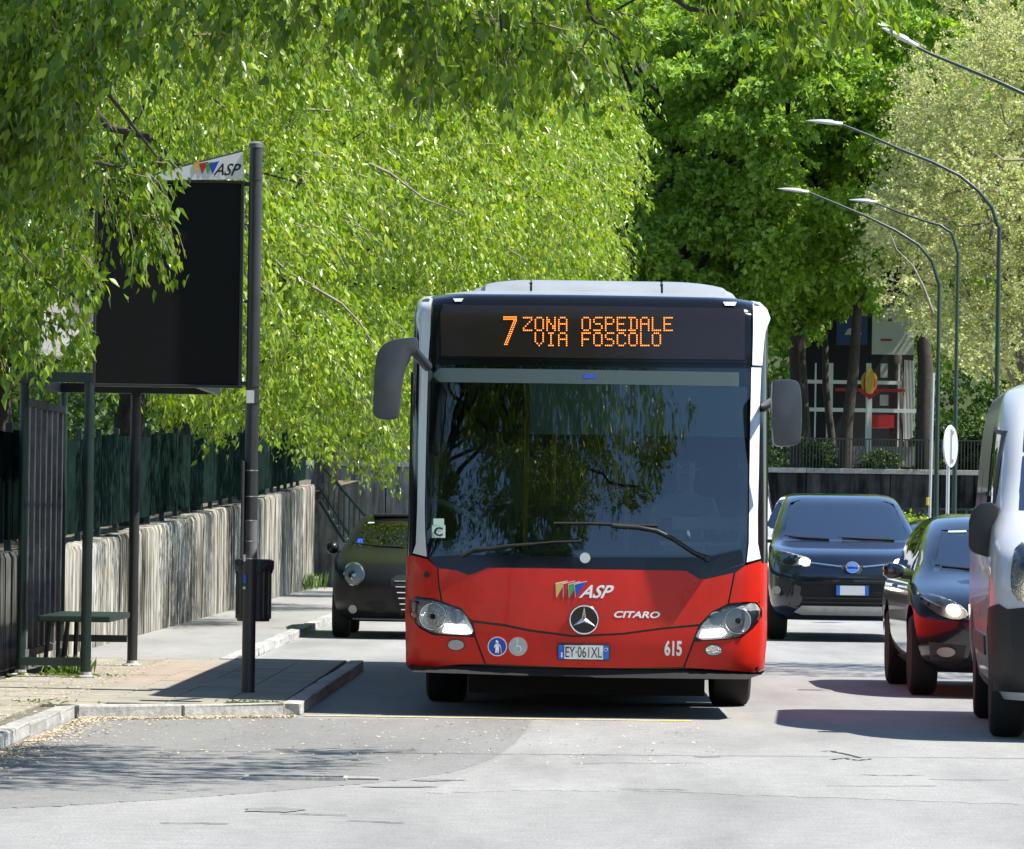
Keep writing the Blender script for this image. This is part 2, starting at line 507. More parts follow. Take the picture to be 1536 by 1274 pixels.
sheet('road_patch_far', [(-2.9, 43.2), (1.9, 43.2), (4.6, 47), (4.6, 88), (-2.9, 88)], .002, M['asphalt_pale'])

def strip(pts, w, z, g):
    """a thin crack or line on the ground, as a wobbling ribbon"""
    vs, fs = [], []
    for i, p in enumerate(pts):
        a, b = Vector(pts[max(i - 1, 0)][:2]), Vector(pts[min(i + 1, len(pts) - 1)][:2])
        d = (b - a).normalized(); nrm = Vector((-d.y, d.x))
        ww = w * (.6 + .8 * random.random()) / 2
        for s in (-1, 1): vs.append((p[0] + nrm.x * ww * s, p[1] + nrm.y * ww * s, z))
    for i in range(len(pts) - 1): fs.append((2 * i, 2 * i + 1, 2 * i + 3, 2 * i + 2))
    g.add(vs, fs)

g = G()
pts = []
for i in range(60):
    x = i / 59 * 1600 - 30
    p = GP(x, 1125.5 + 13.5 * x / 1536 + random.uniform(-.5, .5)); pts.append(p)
strip(pts, .022, .0045, g)  # one thin dark line right across the road
def crack(x, y, n, dx, dy=.6, w=.03):
    pts = []
    for i in range(n):
        pts.append(GP(x, y)); x += dx * random.uniform(.5, 1.5); y += random.uniform(-dy, dy) + dy * .25
    strip(pts, w * .8, .005, g)
for a in ((1232, 1128, 12, 5, 1.6), (1245, 1140, 14, 4.5, 1.5), (1395, 1170, 9, 14, .5), (420, 1222, 8, 14, .6), (520, 1232, 9, 10, .8), (1240, 1180, 20, 9, .5, .02),
          (1290, 1163, 14, 8, .5), (240, 1236, 12, 9, .4), (860, 1146, 20, 10, .3, .02), (930, 1185, 12, 9, .5, .02)):
    crack(*a)
tag(g.obj('road_cracks_and_line', M['tar']), kind='stuff')
# pot-holed patches with a broken edge
g = G()
for cx, cy, rx, ry in ((410, 1216, 48, 4.0), (655, 1171, 42, 1.8), (540, 1139, 30, 1.4), (1060, 1136, 25, .9), (600, 1181, 60, 1.4)):
    vs = []
    for k in range(22):
        a = 2 * math.pi * k / 22
        rr = random.uniform(.65, 1.1)
        p = GP(cx + rx * rr * math.cos(a), cy + ry * rr * math.sin(a)); vs.append((p.x, p.y, .004))
    g.add(vs, [tuple(range(22))])
tag(g.obj('road_wear', M['asphalt_dark']), kind='stuff')
# painted line across the bay
def ground_band(name, a, b, w, m, label):
    g = G(); n = 24; vs = []
    for i in range(n + 1):
        x = a + (b - a) * i / n
        for s in (0, 1): vs.append((x, 32.28 + w * s + random.uniform(-.008, .008), .0045))
    g.add(vs, [(2 * i, 2 * i + 1, 2 * i + 3, 2 * i + 2) for i in range(n)])
    return tag(g.obj(name, m), label, kind='structure')
ground_band('stop_line', -1.7, .76, .10, M['road_yellow'], 'worn yellow line painted across the bay in front of the bus')
ground_band('stop_line_end', .765, .98, .13, M['road_yellow_fresh'], 'brighter yellow end of the line across the bay')

# drain grate
p0 = GP(442, 1171)
gr = thing('drain_grate', 'iron drain grate set in the dark asphalt in front of the bus bay', 'drain grate', (p0.x, p0.y, .004))
G().box(-.27, .27, -.02, .0, 0, .014).box(-.27, .27, .2, .22, 0, .014).box(-.27, -.25, 0, .2, 0, .014).box(.25, .27, 0, .2, 0, .014).obj('frame', M['kerb'], gr)
_me = None
for i in range(14):
    b = G().box(-.008, .008, .0, .2, 0, .01).obj('bar', M['black_metal'], gr) if _me is None else link('bar', _me, gr)
    _me = b.data
    b.location = (-.23 + i * .0355, 0, 0)
p1 = GP(540, 1171)
gr2 = thing('concrete_lid', 'small square concrete lid beside the drain grate in the road', 'drain lid', (p1.x, p1.y, .004))
G().box(-.08, .1, 0, .12, 0, .01).obj('lid', M['kerb'], gr2, bevel=.003)

# pavement body under slabs and kerb stones
KY = [(20, -3.2), (31.4, -3.2)]
g = G()
g.prism([(-4.45, 20), (-3.32, 20), (-3.32, 31.5), (-1.92, 32.4), (-1.92, 42.25), (-4.45, 42.25)], -.05, .058, 'Z')
tag(g.obj('pavement', M['joint']), kind='structure')
g = G()
g.prism([(-4.45, 42.254), (-3.02, 42.254), (-3.02, 100), (-4.45, 100)], -.05, .08, 'Z')
tag(g.obj('pavement_far', M['path']), kind='structure')
slabs = thing('paving', None, None)
tag(slabs, 'pale concrete paving slabs of the pavement by the bus shelter', kind='structure')
sm = G().box(-.196, .196, -.196, .196, 0, .022).mesh('paving_slab', M['slab'], 0, .004)
sp = sm.copy(); sp.materials.clear(); sp.materials.append(M['slab_pink'])
ns = 0
for i in range(7):
    for j in range(34):
        x, y = -4.07 + i * .4, 28.8 + j * .4
        if y > 42.1: continue
        if x > -3.5 and y < 31.7 + (x + 3.5) * .65: continue
        if x > -2.0: continue
        pink = (-3.5 < x < -2.5 and 36.2 < y < 41)
        o = link('paving_slab', sp if pink else sm, slabs)
        o.location = (x, y, .058 + random.uniform(-.001, .003)); o.rotation_euler = (random.uniform(-.006, .006), random.uniform(-.006, .006), random.uniform(-.01, .01))
        ns += 1
# kerb stones
kerbs = tag(thing('kerb', None, None), 'row of pale stone kerbs edging the pavement', kind='structure')
def rough_stone(L, Wd, H):
    me = G().box(-L / 2, L / 2, -Wd / 2, Wd / 2, 0, H).mesh('kerb_stone', M['kerb'], 0, .012)
    bm = bmesh.new(); bm.from_mesh(me)
    for v in bm.verts: v.co += Vector((random.uniform(-.006, .006) for _ in range(3)))
    bm.to_mesh(me); bm.free()
    return me
ksm = [rough_stone(.88, .13, .088) for _ in range(4)]
def kerb_run(a, b):
    a, b = Vector(a), Vector(b); L = (b - a).length; n = max(1, round(L / .9)); d = (b - a) / n
    for i in range(n):
        c = a + d * (i + .5)
        o = link('kerb_stone', random.choice(ksm), kerbs)
        o.location = (c.x, c.y, random.uniform(-.003, .003)); o.rotation_euler = (0, 0, math.atan2(d.y, d.x) + random.uniform(-.006, .006))
        o.scale = (d.length / .9, 1, 1)
kerb_run((-3.26, 24.2), (-3.26, 31.35))
kerb_run((-3.22, 31.42), (-1.86, 32.3))
kerb_run((-1.80, 32.4), (-1.76, 42.2))
kerb_run((-1.85, 42.32), (-2.9, 42.34))
kerb_run((-2.95, 42.5), (-2.95, 88))

# fallen seeds swept against the kerb
n = 5200
u = rng.random(n)
seg = rng.random(n)
lx = np.where(seg < .55, -3.16 + 1.4 * u, -3.16); ly = np.where(seg < .55, 31.3 + .92 * u, 24 + 7.4 * u)
off = rng.exponential(.10, n)
lx = np.where(seg < .55, lx + off * .1, lx + off + .01); ly = np.where(seg < .55, ly - off - .02, ly)
m2 = 500
lx = np.concatenate([lx, rng.uniform(-3.2, 1.0, m2)]); ly = np.concatenate([ly, rng.uniform(26, 32, m2)])
m3 = 900
ex = rng.exponential(.3, m3)
lx = np.concatenate([lx, rng.uniform(-4.3, -3.3, m3)]); ly = np.concatenate([ly, rng.uniform(28, 41, m3)])
zz = np.where(np.arange(len(lx)) >= n + m2, .086, .007)
ok = (lx > -3.19) | (zz > .05)
lx, ly, zz = lx[ok], ly[ok], zz[ok]
n = len(lx); a = rng.random(n) * 6.28; s = rng.uniform(.004, .011, n)
V = np.zeros((n, 4, 3)); 
for k in range(4):
    V[:, k, 0] = lx + s * np.cos(a + k * 1.57) * (1.6 if k % 2 else .8); V[:, k, 1] = ly + s * np.sin(a + k * 1.57) * (1.6 if k % 2 else .8)
    V[:, k, 2] = zz + rng.uniform(.001, .009, n)
tag(link('fallen_seeds', fast_mesh('fallen_seeds', V.reshape(-1, 3), np.arange(4 * n), 4, M['litter'])), 'dry tan seeds and bits swept against the kerb', kind='stuff')

# ---------------------------------------------------------------- retaining wall with fence along the pavement
def wtop(y): return 1.05 + .0215 * (y - 43) if y > 43 else 1.05
wall = thing('garden_wall', 'long pale concrete wall streaked with dark run-off, beside the pavement', 'wall', (-4.45, 24, 0))
y = 24.0
while y < 86.9:
    y2 = min(y + 3.0, 87.0)
    z0, z1 = wtop(y), wtop(y2)
    g = G()
    n = 10; vs = []; fs = []
    for i in range(n + 1):
        yy = y + .012 + (y2 - y - .024) * i / n
        zt = z0 + (z1 - z0) * i / n + random.uniform(-.012, .012)
        bulge = random.uniform(0, .008)
        for (dx, z) in ((-.3, -.05), (bulge * .4, -.05), (bulge, zt * .5), (bulge * .7, zt - .05), (-.02, zt), (-.28, zt)):
            vs.append((-4.45 + dx, yy, z))
    for i in range(n):
        for k in range(6):
            k2 = (k + 1) % 6
            fs.append((i * 6 + k, i * 6 + k2, (i + 1) * 6 + k2, (i + 1) * 6 + k))
    fs.append(tuple(range(6))); fs.append(tuple(range(n * 6, n * 6 + 6)))
    g.add(vs, fs)
    g.obj('wall_section', M['wall'], wall, smooth=35, world=True)
    y = y2
fence = thing('panel_fence', 'dark green sheet-metal panel fence standing on the streaked concrete wall', 'fence', (-4.6, 24, 1.0))
y = 24.2
i = 0
while y < 86:
    y2 = y + 1.95
    za, zb = wtop(y), wtop(y2)
    g = G()
    vs = []; n = 13
    for k in range(n):
        t_ = k / (n - 1); yy = y + .03 + (y2 - y - .06) * t_
        dx = .012 if (k % 4 in (1, 2)) else -.012
        zz0 = za + (zb - za) * t_
        vs += [(-4.6 + dx, yy, zz0 + .1), (-4.6 + dx, yy, zz0 + 1.02 + .02 * math.sin(i * 1.7))]
    g.add(vs, [(2 * k, 2 * k + 1, 2 * k + 3, 2 * k + 2) for k in range(n - 1)])
    g.add([(p[0] - .015, p[1], p[2]) for p in vs], [(2 * k, 2 * k + 2, 2 * k + 3, 2 * k + 1) for k in range(n - 1)])
    g.obj('fence_panel', M['fence_green'], fence, world=True).rotation_euler = (0, 0, 0)
    G().box(-4.68, -4.62, y - .03, y + .03, za - .08, za + 1.1).obj('post', M['green_metal'], fence, world=True, bevel=.006)
    y = y2; i += 1
# raised garden behind the wall
g = G()
g.add([(-60, 20, .9), (-4.6, 20, .9), (-4.6, 43, .95), (-60, 43, .95), (-4.6, 300, 6.), (-60, 300, 6.)], [(0, 1, 2, 3), (3, 2, 4, 5)])
for k in range(len(g.v)):
    x, yy, z = g.v[k]; g.v[k] = (x, yy, z)
tag(g.obj('garden_ground', M['earth']), kind='structure')

# ---------------------------------------------------------------- staircase at the end of the wall
st = thing('staircase', 'concrete staircase with green railing at the far end of the streaked wall', 'stairs', (-4.3, 88, 0))
q = lambda px, py, Y=88.0: W(px, py, Y)
fl = [q(478, 748), q(483, 750), q(513, 812), q(545, 870), q(545, 886), q(478, 886)]
G().prism([(p.x, max(p.z, 0)) for p in fl], 88.0, 88.25, 'Y').obj('side_wall', M['wall_stair'], st, world=True)
a, b = q(483, 760), q(545, 872)
for k in range(10):
    x0 = a.x + (b.x - a.x) * k / 10; x1 = a.x + (b.x - a.x) * (k + 1) / 10; zt = a.z + (b.z - a.z) * (k + .5) / 10
    G().box(x0, x1 - .002, 88.252, 89.6, 0, max(zt, .1)).obj('step', M['wall_stair'], st, world=True)
rail = G()
tp0, tp1 = q(487, 703), q(550, 776)
rail.tube([q(484, 725), tp0, tp1, q(551, 800)], .03, 8)
rail.obj('handrail', M['lamp_green'], st, smooth=40, world=True)
G().tube([q(481, 733), q(541, 830)], .025, 8).obj('rail', M['lamp_green'], st, smooth=40, world=True)
G().tube([q(480, 752), q(518, 814)], .03, 8).obj('rail', M['lamp_green'], st, smooth=40, world=True)
for k in range(9):
    t_ = k / 8
    p = q(487 + 60 * t_, 704 + 70 * t_); r_ = q(487 + 50 * t_, 752 + 105 * t_)
    G().tube([(p.x, 88.0, p.z), (p.x, 88.0, r_.z)], .02, 6).obj('baluster', M['lamp_green'], st, smooth=40, world=True)

# ---------------------------------------------------------------- park beyond: retaining wall, terrace
tag(G().prism([(-60, 111.4), (60, 111.4), (60, 300), (-60, 300)], 0, 2.62, 'Z').obj('park_ground', M['lawn']), kind='structure')
bw = thing('retaining_wall', 'tall dark grey retaining wall stained with streaks below the park', 'wall', (0, 111, 0))
for k in range(14):
    x0 = -8 + k * 2.0
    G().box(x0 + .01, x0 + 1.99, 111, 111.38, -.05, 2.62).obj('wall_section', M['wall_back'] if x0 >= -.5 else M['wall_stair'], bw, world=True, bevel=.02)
for k in range(10):
    x0 = -8 + k * 2.8
    G().box(x0 + .005, x0 + 2.795, 110.93, 111.45, 2.622, 2.74).obj('coping', M['kerb'], bw, world=True, bevel=.01)
# green railing in front of the wall
fr = thing('street_railing', 'low green tube railing in front of the dark retaining wall', 'railing', (6, 104, 0))
for zz in (.15, .95, 1.78):
    G().tube([(4.5, 104, zz), (13, 104, zz)], .028, 6).obj('rail', M['lamp_green'], fr, smooth=40, world=True)
for k in range(10):
    G().tube([(4.6 + k * .92, 104, 0), (4.6 + k * .92, 104, 1.8)], .03, 6).obj('post', M['lamp_green'], fr, smooth=40, world=True)
# low iron fence on the terrace
pf = thing('iron_fence', 'low dark iron fence of thin uprights along the park terrace', 'fence', (5, 112, 2.62))
for zz in (2.7, 3.45):
    G().box(2.5, 12, 112, 112.03, zz, zz + .03).obj('rail', M['black_metal'], pf, world=True)
bm_ = None
for k in range(120):
    o = G().box(-.011, .011, -.011, .011, 0, .8).obj('upright', M['black_metal'], pf) if bm_ is None else link('upright', bm_, pf)
    bm_ = o.data
    o.location = (2.5 + k * .079 - 5, .015, .05)

# ---------------------------------------------------------------- pavilion in the park
Yp = 120.0
P_ = lambda px, py, Y=Yp: W(px, py, Y)
pv = thing('park_pavilion', 'play pavilion with a white lattice front behind the trees of the park', 'pavilion', (P_(1290, 680).x, Yp, 2.62))
def pbox(name, x0, y0, x1, y1, m, d0=0., d1=.12, par=pv):
    a, b = P_(x0, y1), P_(x1, y0)
    return G().box(a.x, b.x, Yp + d0, Yp + d1, max(a.z, 2.6), b.z).obj(name, m, par, world=True)
pbox('back_wall', 1195, 440, 1385, 700, M['under'], 3., 3.3)
pbox('roof', 1190, 450, 1385, 458, M['interior'], -.3, 3.3)
pbox('terrace', 1265, 672, 1380, 700, M['slab'], -1.0, 2.9)
for x0, x1, m in ((1201, 1206, 'white'), (1221, 1225, 'white'), (1239, 1250, 'plate_white'), (1298, 1307, 'plate_white'), (1346, 1350, 'white')):
    pbox('column', x0, 545, x1, 690, M[m], -.02, .2)
pbox('crossbar', 1190, 572, 1352, 575, M['white'], -.06, -.021)
pbox('crossbar', 1190, 614, 1376, 617, M['white'], -.06, -.021)
pbox('crossbar', 1253, 584, 1358, 587, M['print_red'], -.12, -.062)
for k in range(8):
    x = 1356 + k * 2.7
    pbox('lattice_bar', x, 540, x + 1.0, 662 - k, M['white'], -.01 + k * .12, .02 + k * .12)
pbox('blue_panel', 1254, 461, 1301, 518, M['panel_blue'], -.2, -.14)['label'] = 'blue panel with a pale disc and a pale peaked shape'
pbox('white_panel', 1307, 462, 1371, 532, M['sticker_faint'], -.2, -.14)['label'] = 'white panel with two small red marks'
pbox('red_mark', 1320, 509, 1337, 512, M['print_red'], -.206, -.202)
pbox('red_mark', 1331, 478, 1337, 483, M['print_red'], -.206, -.202)
c = P_(1263, 471); G().lathe([(.085, 0), (.085, .01)], (c.x, Yp - .215, c.z), 'Y', 16).obj('pale_disc', M['pale_green'], pv, world=True)
a = [P_(*q_) for q_ in ((1266, 503), (1292, 503), (1288, 494), (1287, 474), (1283, 492), (1271, 494))]
G().prism([(p.x, p.z) for p in a], Yp - .215, Yp - .206, 'Y').obj('pale_shape', M['sticker_grey'], pv, world=True)
pbox('red_bench', 1308, 622, 1344, 641, M['print_red'], .6, 1.1)
pbox('pale_figure', 1322, 545, 1333, 566, M['sticker_grey'], .3, .34)['label'] = 'small pale cut-out decoration hanging in the pavilion'
pbox('pale_figure', 1321, 592, 1334, 608, M['sticker_grey'], .3, .34)['label'] = 'lower small pale cut-out decoration'
ys = thing('playground_ornament', 'yellow oval ornament with red stripes on a pole in the park', 'ornament', (P_(1304, 680, 118).x, 118, 2.62))
def oval(name, cx, cy, rx, ry, m, y0, y1):
    c = W(cx, cy, 118); s = F / 118
    pts = [(c.x + rx / s * math.cos(k * math.pi / 12), c.z + ry / s * math.sin(k * math.pi / 12)) for k in range(24)]
    G().prism(pts, y0, y1, 'Y').obj(name, m, ys, world=True, bevel=.006)
oval('petal', 1304, 573, 12.5, 17, M['yellow'], 118.0, 118.06)
oval('stripe', 1304, 577, 8.5, 20, M['print_red'], 117.95, 117.995)
oval('petal', 1304, 574, 6.5, 24, M['yellow'], 117.90, 117.945)
a, b = W(1301, 600, 118), W(1308, 606, 118)
G().box(a.x, b.x, 118.0, 118.1, 2.62, a.z + .1).obj('pole', M['plate_white'], ys, world=True)
a = [W(*q_, 118) for q_ in ((1292, 590), (1304, 600), (1318, 590), (1320, 586), (1304, 592), (1290, 586))]
G().prism([(p.x, p.z) for p in a], 117.86, 117.89, 'Y').obj('bracket', M['print_red'], ys, world=True)

# ---------------------------------------------------------------- bus shelter
sh = thing('bus_shelter', 'green metal bus shelter with arched roof and slatted end on the pavement', 'bus shelter', (-3.9, 38.6, .08))
def SB(name, x0, x1, y0, y1, z0, z1, m, bevel=.004, par=sh):
    return G().box(x0, x1, y0, y1, z0, z1).obj(name, m, par, world=True, bevel=bevel)
for (x, y, m, r) in ((-4.24, 37.3, 'green_metal', .036), (-3.69, 37.0, 'lamp_green', .042), (-3.60, 40.1, 'black_metal', .044), (-4.24, 40.3, 'green_metal', .032)):
    G().tube([(x, y, .1), (x, y, 2.42)], r, 16).obj('post', M[m] if m != 'lamp_green' else M['green_metal'], sh, smooth=40, world=True)
    G().lathe([(.085, .08), (.085, .09), (.05, .1), (.045, .125)], (x, y, 0), 'Z', 14).obj('foot', M['kerb'], sh, world=True)
SB('rail', -4.2, -3.735, 36.98, 37.03, .17, .235, M['green_metal'])
SB('rail', -4.2, -3.65, 40.1, 40.15, .28, .34, M['green_metal'])
SB('rail', -4.255, -4.21, 37.34, 40.26, .22, .28, M['grey_slat'])
SB('rail', -4.255, -4.21, 37.34, 40.26, 2.24, 2.30, M['grey_slat'])
for k in range(7):
    y = 37.45 + k * .42
    SB('slat', -4.25, -4.215, y, y + .10, .284, 2.236, M['grey_slat'])
SB('roof_beam', -4.30, -2.88, 36.98, 37.06, 2.42, 2.50, M['green_metal'])
SB('roof_beam', -4.30, -2.88, 40.1, 40.18, 2.42, 2.50, M['green_metal'])
SB('roof_beam', -4.30, -4.24, 37.064, 40.096, 2.42, 2.50, M['green_metal'])
SB('roof_beam', -2.94, -2.88, 37.064, 40.096, 2.42, 2.50, M['green_metal'])
arc = lambda r, n=14: [(-3.59 + r * math.cos(math.pi * (1 - k / n)), 2.5 + r * .95 * math.sin(math.pi * (1 - k / n))) for k in range(n + 1)]
gp = G(); A = arc(.70)
vs = [(x, y, z) for (x, z) in A for y in (37.0, 40.15)]
gp.add(vs, [(2 * k, 2 * k + 1, 2 * k + 3, 2 * k + 2) for k in range(len(A) - 1)])
vs2 = [(x, y, z - .006) for (x, z) in A for y in (37.0, 40.15)]
gp.add(vs2, [(2 * k, 2 * k + 2, 2 * k + 3, 2 * k + 1) for k in range(len(A) - 1)])
M['roof_sheet'] = glass_mat('roof_sheet', (.55, .57, .58), 1.7)
gp.obj('roof_sheet', M['roof_sheet'], sh, world=True, smooth=60)
for y in (37.0, 37.62, 38.25, 38.88, 39.5, 40.14):
    G().tube([(x, y, z) for (x, z) in arc(.712)], .017, 6).obj('roof_rib', M['black_metal'], sh, world=True, smooth=50)
for k in (2, 4, 7, 10):
    x, z = A[k]
    G().tube([(x, 37.0, z + .014), (x, 40.15, z + .014)], .010, 5).obj('roof_bar', M['black_metal'], sh, world=True)
bn = thing('bench', 'dark green bench seen end-on between the shelter posts', 'bench', (-3.86, 38.5, .08))
G().box(-4.14, -3.56, 37.6, 39.4, .505, .555).obj('seat', M['green_metal'], bn, world=True, bevel=.012)
for y in (37.8, 39.2):
    for x0, x1 in ((-4.06, -4.11), (-3.99, -4.0), (-3.92, -3.95)):
        G().tube([(x0, y, .5), (x1, y, .08)], .02, 6).obj('leg', M['black_metal'], bn, world=True)
# weeds at the foot of the shelter
def blades(name, label, cx, cy, z, rx, ry, n, h, m):
    vs, fs = [], []
    for _ in range(n):
        x, y = cx + random.gauss(0, rx), cy + random.gauss(0, ry)
        a = random.random() * 6.28; w = random.uniform(.008, .02); hh = h * random.uniform(.4, 1)
        dx, dy = math.cos(a), math.sin(a); lx_, ly_ = random.gauss(0, .05), random.gauss(0, .05)
        k = len(vs)
        vs += [(x, y, z), (x + dx * w + lx_ * .5, y + dy * w + ly_ * .5, z + hh * .6), (x - dx * w + lx_ * .5, y - dy * w + ly_ * .5, z + hh * .6), (x + lx_, y + ly_, z + hh)]
        fs += [(k, k + 1, k + 2), (k + 1, k + 3, k + 2)]
    me = bpy.data.meshes.new(name); me.from_pydata(vs, [], fs); me.materials.append(m)
    return tag(link(name, me), label, kind='stuff')
blades('weeds', 'green weeds growing under the bench end of the shelter', -3.86, 37.5, .08, .08, .12, 200, .17, M['weed'])
blades('grass_tufts', 'sparse grass tufts in the paving joints near the kerb', -2.05, 32.5, .08, .12, .03, 40, .025, M['weed'])
blades('wall_foot_weeds', 'weeds at the foot of the wall by the staircase', -4.3, 84, .08, .08, 1.2, 120, .35, M['weed'])
blades('shelter_grass', 'thin grass along the shelter foot', -3.9, 37.2, .08, .3, .08, 90, .04, M['weed'])
g_ = blades('kerb_grass', 'grass between the slabs of the corner', -3.6, 31.9, .08, .25, .2, 40, .03, M['weed'])

# ---------------------------------------------------------------- sign pole with blank board, bus company fin and litter bin
def text_mesh(s, x0, x1, z0, z1, y, shear=0., bold=0., m=None, name='lettering', parent=None, world=False, proj=None, depth=.003):
    cu = bpy.data.curves.new(name, 'FONT'); cu.body = s; cu.offset = bold; cu.extrude = 0; cu.resolution_u = 3
    to = bpy.data.objects.new(name, cu); COL.objects.link(to)
    me = bpy.data.meshes.new_from_object(to)
    bpy.data.objects.remove(to)
    co = np.zeros(len(me.vertices) * 3); me.vertices.foreach_get('co', co); co = co.reshape(-1, 3)
    if shear: co[:, 0] += co[:, 1] * shear
    mn, mx = co.min(0), co.max(0)
    X = x0 + (co[:, 0] - mn[0]) / (mx[0] - mn[0]) * (x1 - x0)
    Z = z0 + (co[:, 1] - mn[1]) / (mx[1] - mn[1]) * (z1 - z0)
    fs = [tuple(p.vertices) for p in me.polygons]
    bpy.data.meshes.remove(me)
    vs = [(X[i], proj(X[i], Z[i]) if proj else y, Z[i]) for i in range(len(X))]
    g = G().add(vs, fs)
    if world:
        o = g.obj(name, None, parent, world=True)
    else:
        o = g.obj(name, None, parent)
    # make every face look towards the reader
    bm = bmesh.new(); bm.from_mesh(o.data)
    for f in bm.faces:
        if f.normal.y > 0: f.normal_flip()
    bm.to_mesh(o.data); bm.free()
    o.data.materials.append(m)
    return o

PY_ = 34.4
sgn = thing('stop_sign_pole', 'black round pole at the kerb carrying a blank black board and the company fin', 'sign pole', (W(372, 1040, PY_).x, PY_, .08))
tp, bt = W(377, 221, PY_), W(372, 1040, PY_)
G().tube([(bt.x, PY_, .06), (bt.x, PY_, tp.z - .004)], .049, 20).obj('pole', M['black_metal'], sgn, smooth=40, world=True)
G().lathe([(.054, 0), (.054, .03), (.03, .045), (.001, .05)], (bt.x, PY_, tp.z - .004), 'Z', 20).obj('cap', M['grey_slat'], sgn, smooth=40, world=True)
a, b = W(357, 578, PY_), W(147, 272, PY_)
dY = PY_ + .02
G().box(b.x, a.x, dY, dY + .07, a.z, b.z).obj('board', M['board'], sgn, world=True, bevel=.004)
fw = .022
for (n_, X0, X1, Z0, Z1) in (('left', b.x - fw, b.x, a.z - fw, b.z + fw), ('right', a.x, a.x + fw, a.z - fw, b.z + fw)):
    G().box(X0, X1, dY - .012, dY + .082, Z0, Z1).obj('board_frame', M['black_metal'], sgn, world=True, bevel=.004)
for (Z0, Z1) in ((a.z - fw, a.z), (b.z, b.z + fw)):
    G().box(b.x, a.x, dY - .011, dY + .081, Z0, Z1).obj('board_frame', M['black_metal'], sgn, world=True, bevel=.004)
for z_ in (a.z + .03, b.z + .012):
    G().box(a.x + fw, bt.x - .04, dY, dY + .05, z_ - .03, z_).obj('bracket', M['black_metal'], sgn, world=True)
for py_ in (603, 268, 578):
    z_ = W(372, py_, PY_).z
    G().lathe([(.053, -.012), (.053, .012)], (bt.x, PY_, z_), 'Z', 20).obj('clamp', M['black_metal'], sgn, smooth=30, world=True)
fo = [W(x, y, PY_) for x, y in ((364, 228), (366, 269), (215, 271), (250, 257))]
G().prism([(p.x, p.z) for p in fo], PY_ - .012, PY_ + .012, 'Y').obj('fin', M['white'], sgn, world=True)
zt = fo[0]
G().tube([W(364, 227, PY_), W(250, 256, PY_), W(215, 270, PY_)], .010, 6).obj('fin_edge', M['black_metal'], sgn, world=True)
fl = lambda *q_: [(W(x, y, PY_).x, W(x, y, PY_).z) for x, y in q_]
for nm, m, pts in (('yellow', 'yellow', ((291, 244.5), (304, 243), (292, 262))), ('red', 'print_red', ((299, 246), (313, 243), (303, 262))), ('green', 'print_green', ((308, 246), (320, 243), (312, 262))), ('blue', 'print_blue', ((314, 246), (329, 242), (319, 262)))):
    k = ('yellow', 'red', 'green', 'blue').index(nm)
    G().prism(fl(*pts), PY_ - .0155 - k * .0006, PY_ - .0125, 'Y').obj('logo_flag', M[m], sgn, world=True)
p, q_ = W(320, 263.5, PY_), W(362, 246, PY_)
text_mesh('ASP', p.x, q_.x, p.z, q_.z, PY_ - .0155, .45, .012, M['ink'], 'logo_lettering', sgn, True)
a, b = W(370, 605, PY_), W(382, 586, PY_)
G().box(a.x, b.x, PY_ - .0545, PY_ - .0505, a.z, b.z).obj('sticker', M['white'], sgn, world=True)
a, b = W(364, 838, PY_), W(368, 692, PY_)
G().box(a.x - .01, b.x, PY_ - .15, PY_ + .1, a.z, b.z).obj('timetable_plate', M['black_metal'], sgn, world=True, bevel=.008)
for py_ in (706, 745, 781, 812, 838):
    z_ = W(372, py_, PY_).z
    G().lathe([(.0515, -.004), (.0515, .004)], (bt.x, PY_, z_), 'Z', 20).obj('band', M['steel'], sgn, smooth=30, world=True)
G().lathe([(.0505, W(372, 838, PY_).z), (.0505, W(372, 780, PY_).z)], (bt.x, PY_, 0), 'Z', 20).obj('grey_sleeve', M['grey_slat'], sgn, smooth=30, world=True)
for (x0, y0, x1, y1) in ((366, 842, 369, 832), (365, 874, 370, 862), (365, 880, 369, 884)):
    a, b = W(x0, max(y0, y1), PY_), W(x1, min(y0, y1), PY_)
    G().box(a.x, b.x, PY_ - .056, PY_ - .0525, a.z, b.z).obj('torn_sticker', M['plate_white'] if y1 != 862 else M['plate_blue'], sgn, world=True)
# bin hanging on the back of the pole
bc = W(380, 885, PY_ + .18)
bi = thing('litter_bin', 'black litter bin with a bin bag hanging on the sign pole', 'litter bin', (bc.x, PY_ + .22, .60))
z0, z1 = .60, 1.03
G().lathe([(.118, z0), (.123, z0 + .02), (.127, z1)], (bc.x, PY_ + .22, 0), 'Z', 28).obj('bucket', M['black_metal'], bi, smooth=40, world=True)
for k in range(14):
    a_ = k * 2 * math.pi / 14
    x, y = bc.x + .127 * math.cos(a_), PY_ + .22 + .127 * math.sin(a_)
    G().box(x - .006, x + .006, y - .006, y + .006, z0 + .02, z1 - .06).obj('rib', M['black_metal'], bi, world=True)
G().lathe([(.132, z0 + .02), (.132, z0 + .05)], (bc.x, PY_ + .22, 0), 'Z', 28).obj('hoop', M['black_metal'], bi, smooth=40, world=True)
bg = G(); rings = []
for j, (r, h) in enumerate(((.136, z1 - .07), (.142, z1 - .03), (.139, z1 + .02), (.128, z1 + .03), (.11, z1 - .02), (.09, z1 - .1))):
    for k in range(28):
        a_ = k * 2 * math.pi / 28; rr = r + (.006 * math.sin(k * 3.1 + j) + random.uniform(-.004, .004)); hh = h + (.014 * math.sin(k * 1.3) if j == 0 else 0)
        rings.append((bc.x + rr * math.cos(a_), PY_ + .22 + rr * math.sin(a_), hh))
bg.add(rings, [(j * 28 + k, j * 28 + (k + 1) % 28, (j + 1) * 28 + (k + 1) % 28, (j + 1) * 28 + k) for j in range(5) for k in range(28)])
bg.obj('bin_bag', M['bag'], bi, smooth=50, world=True)
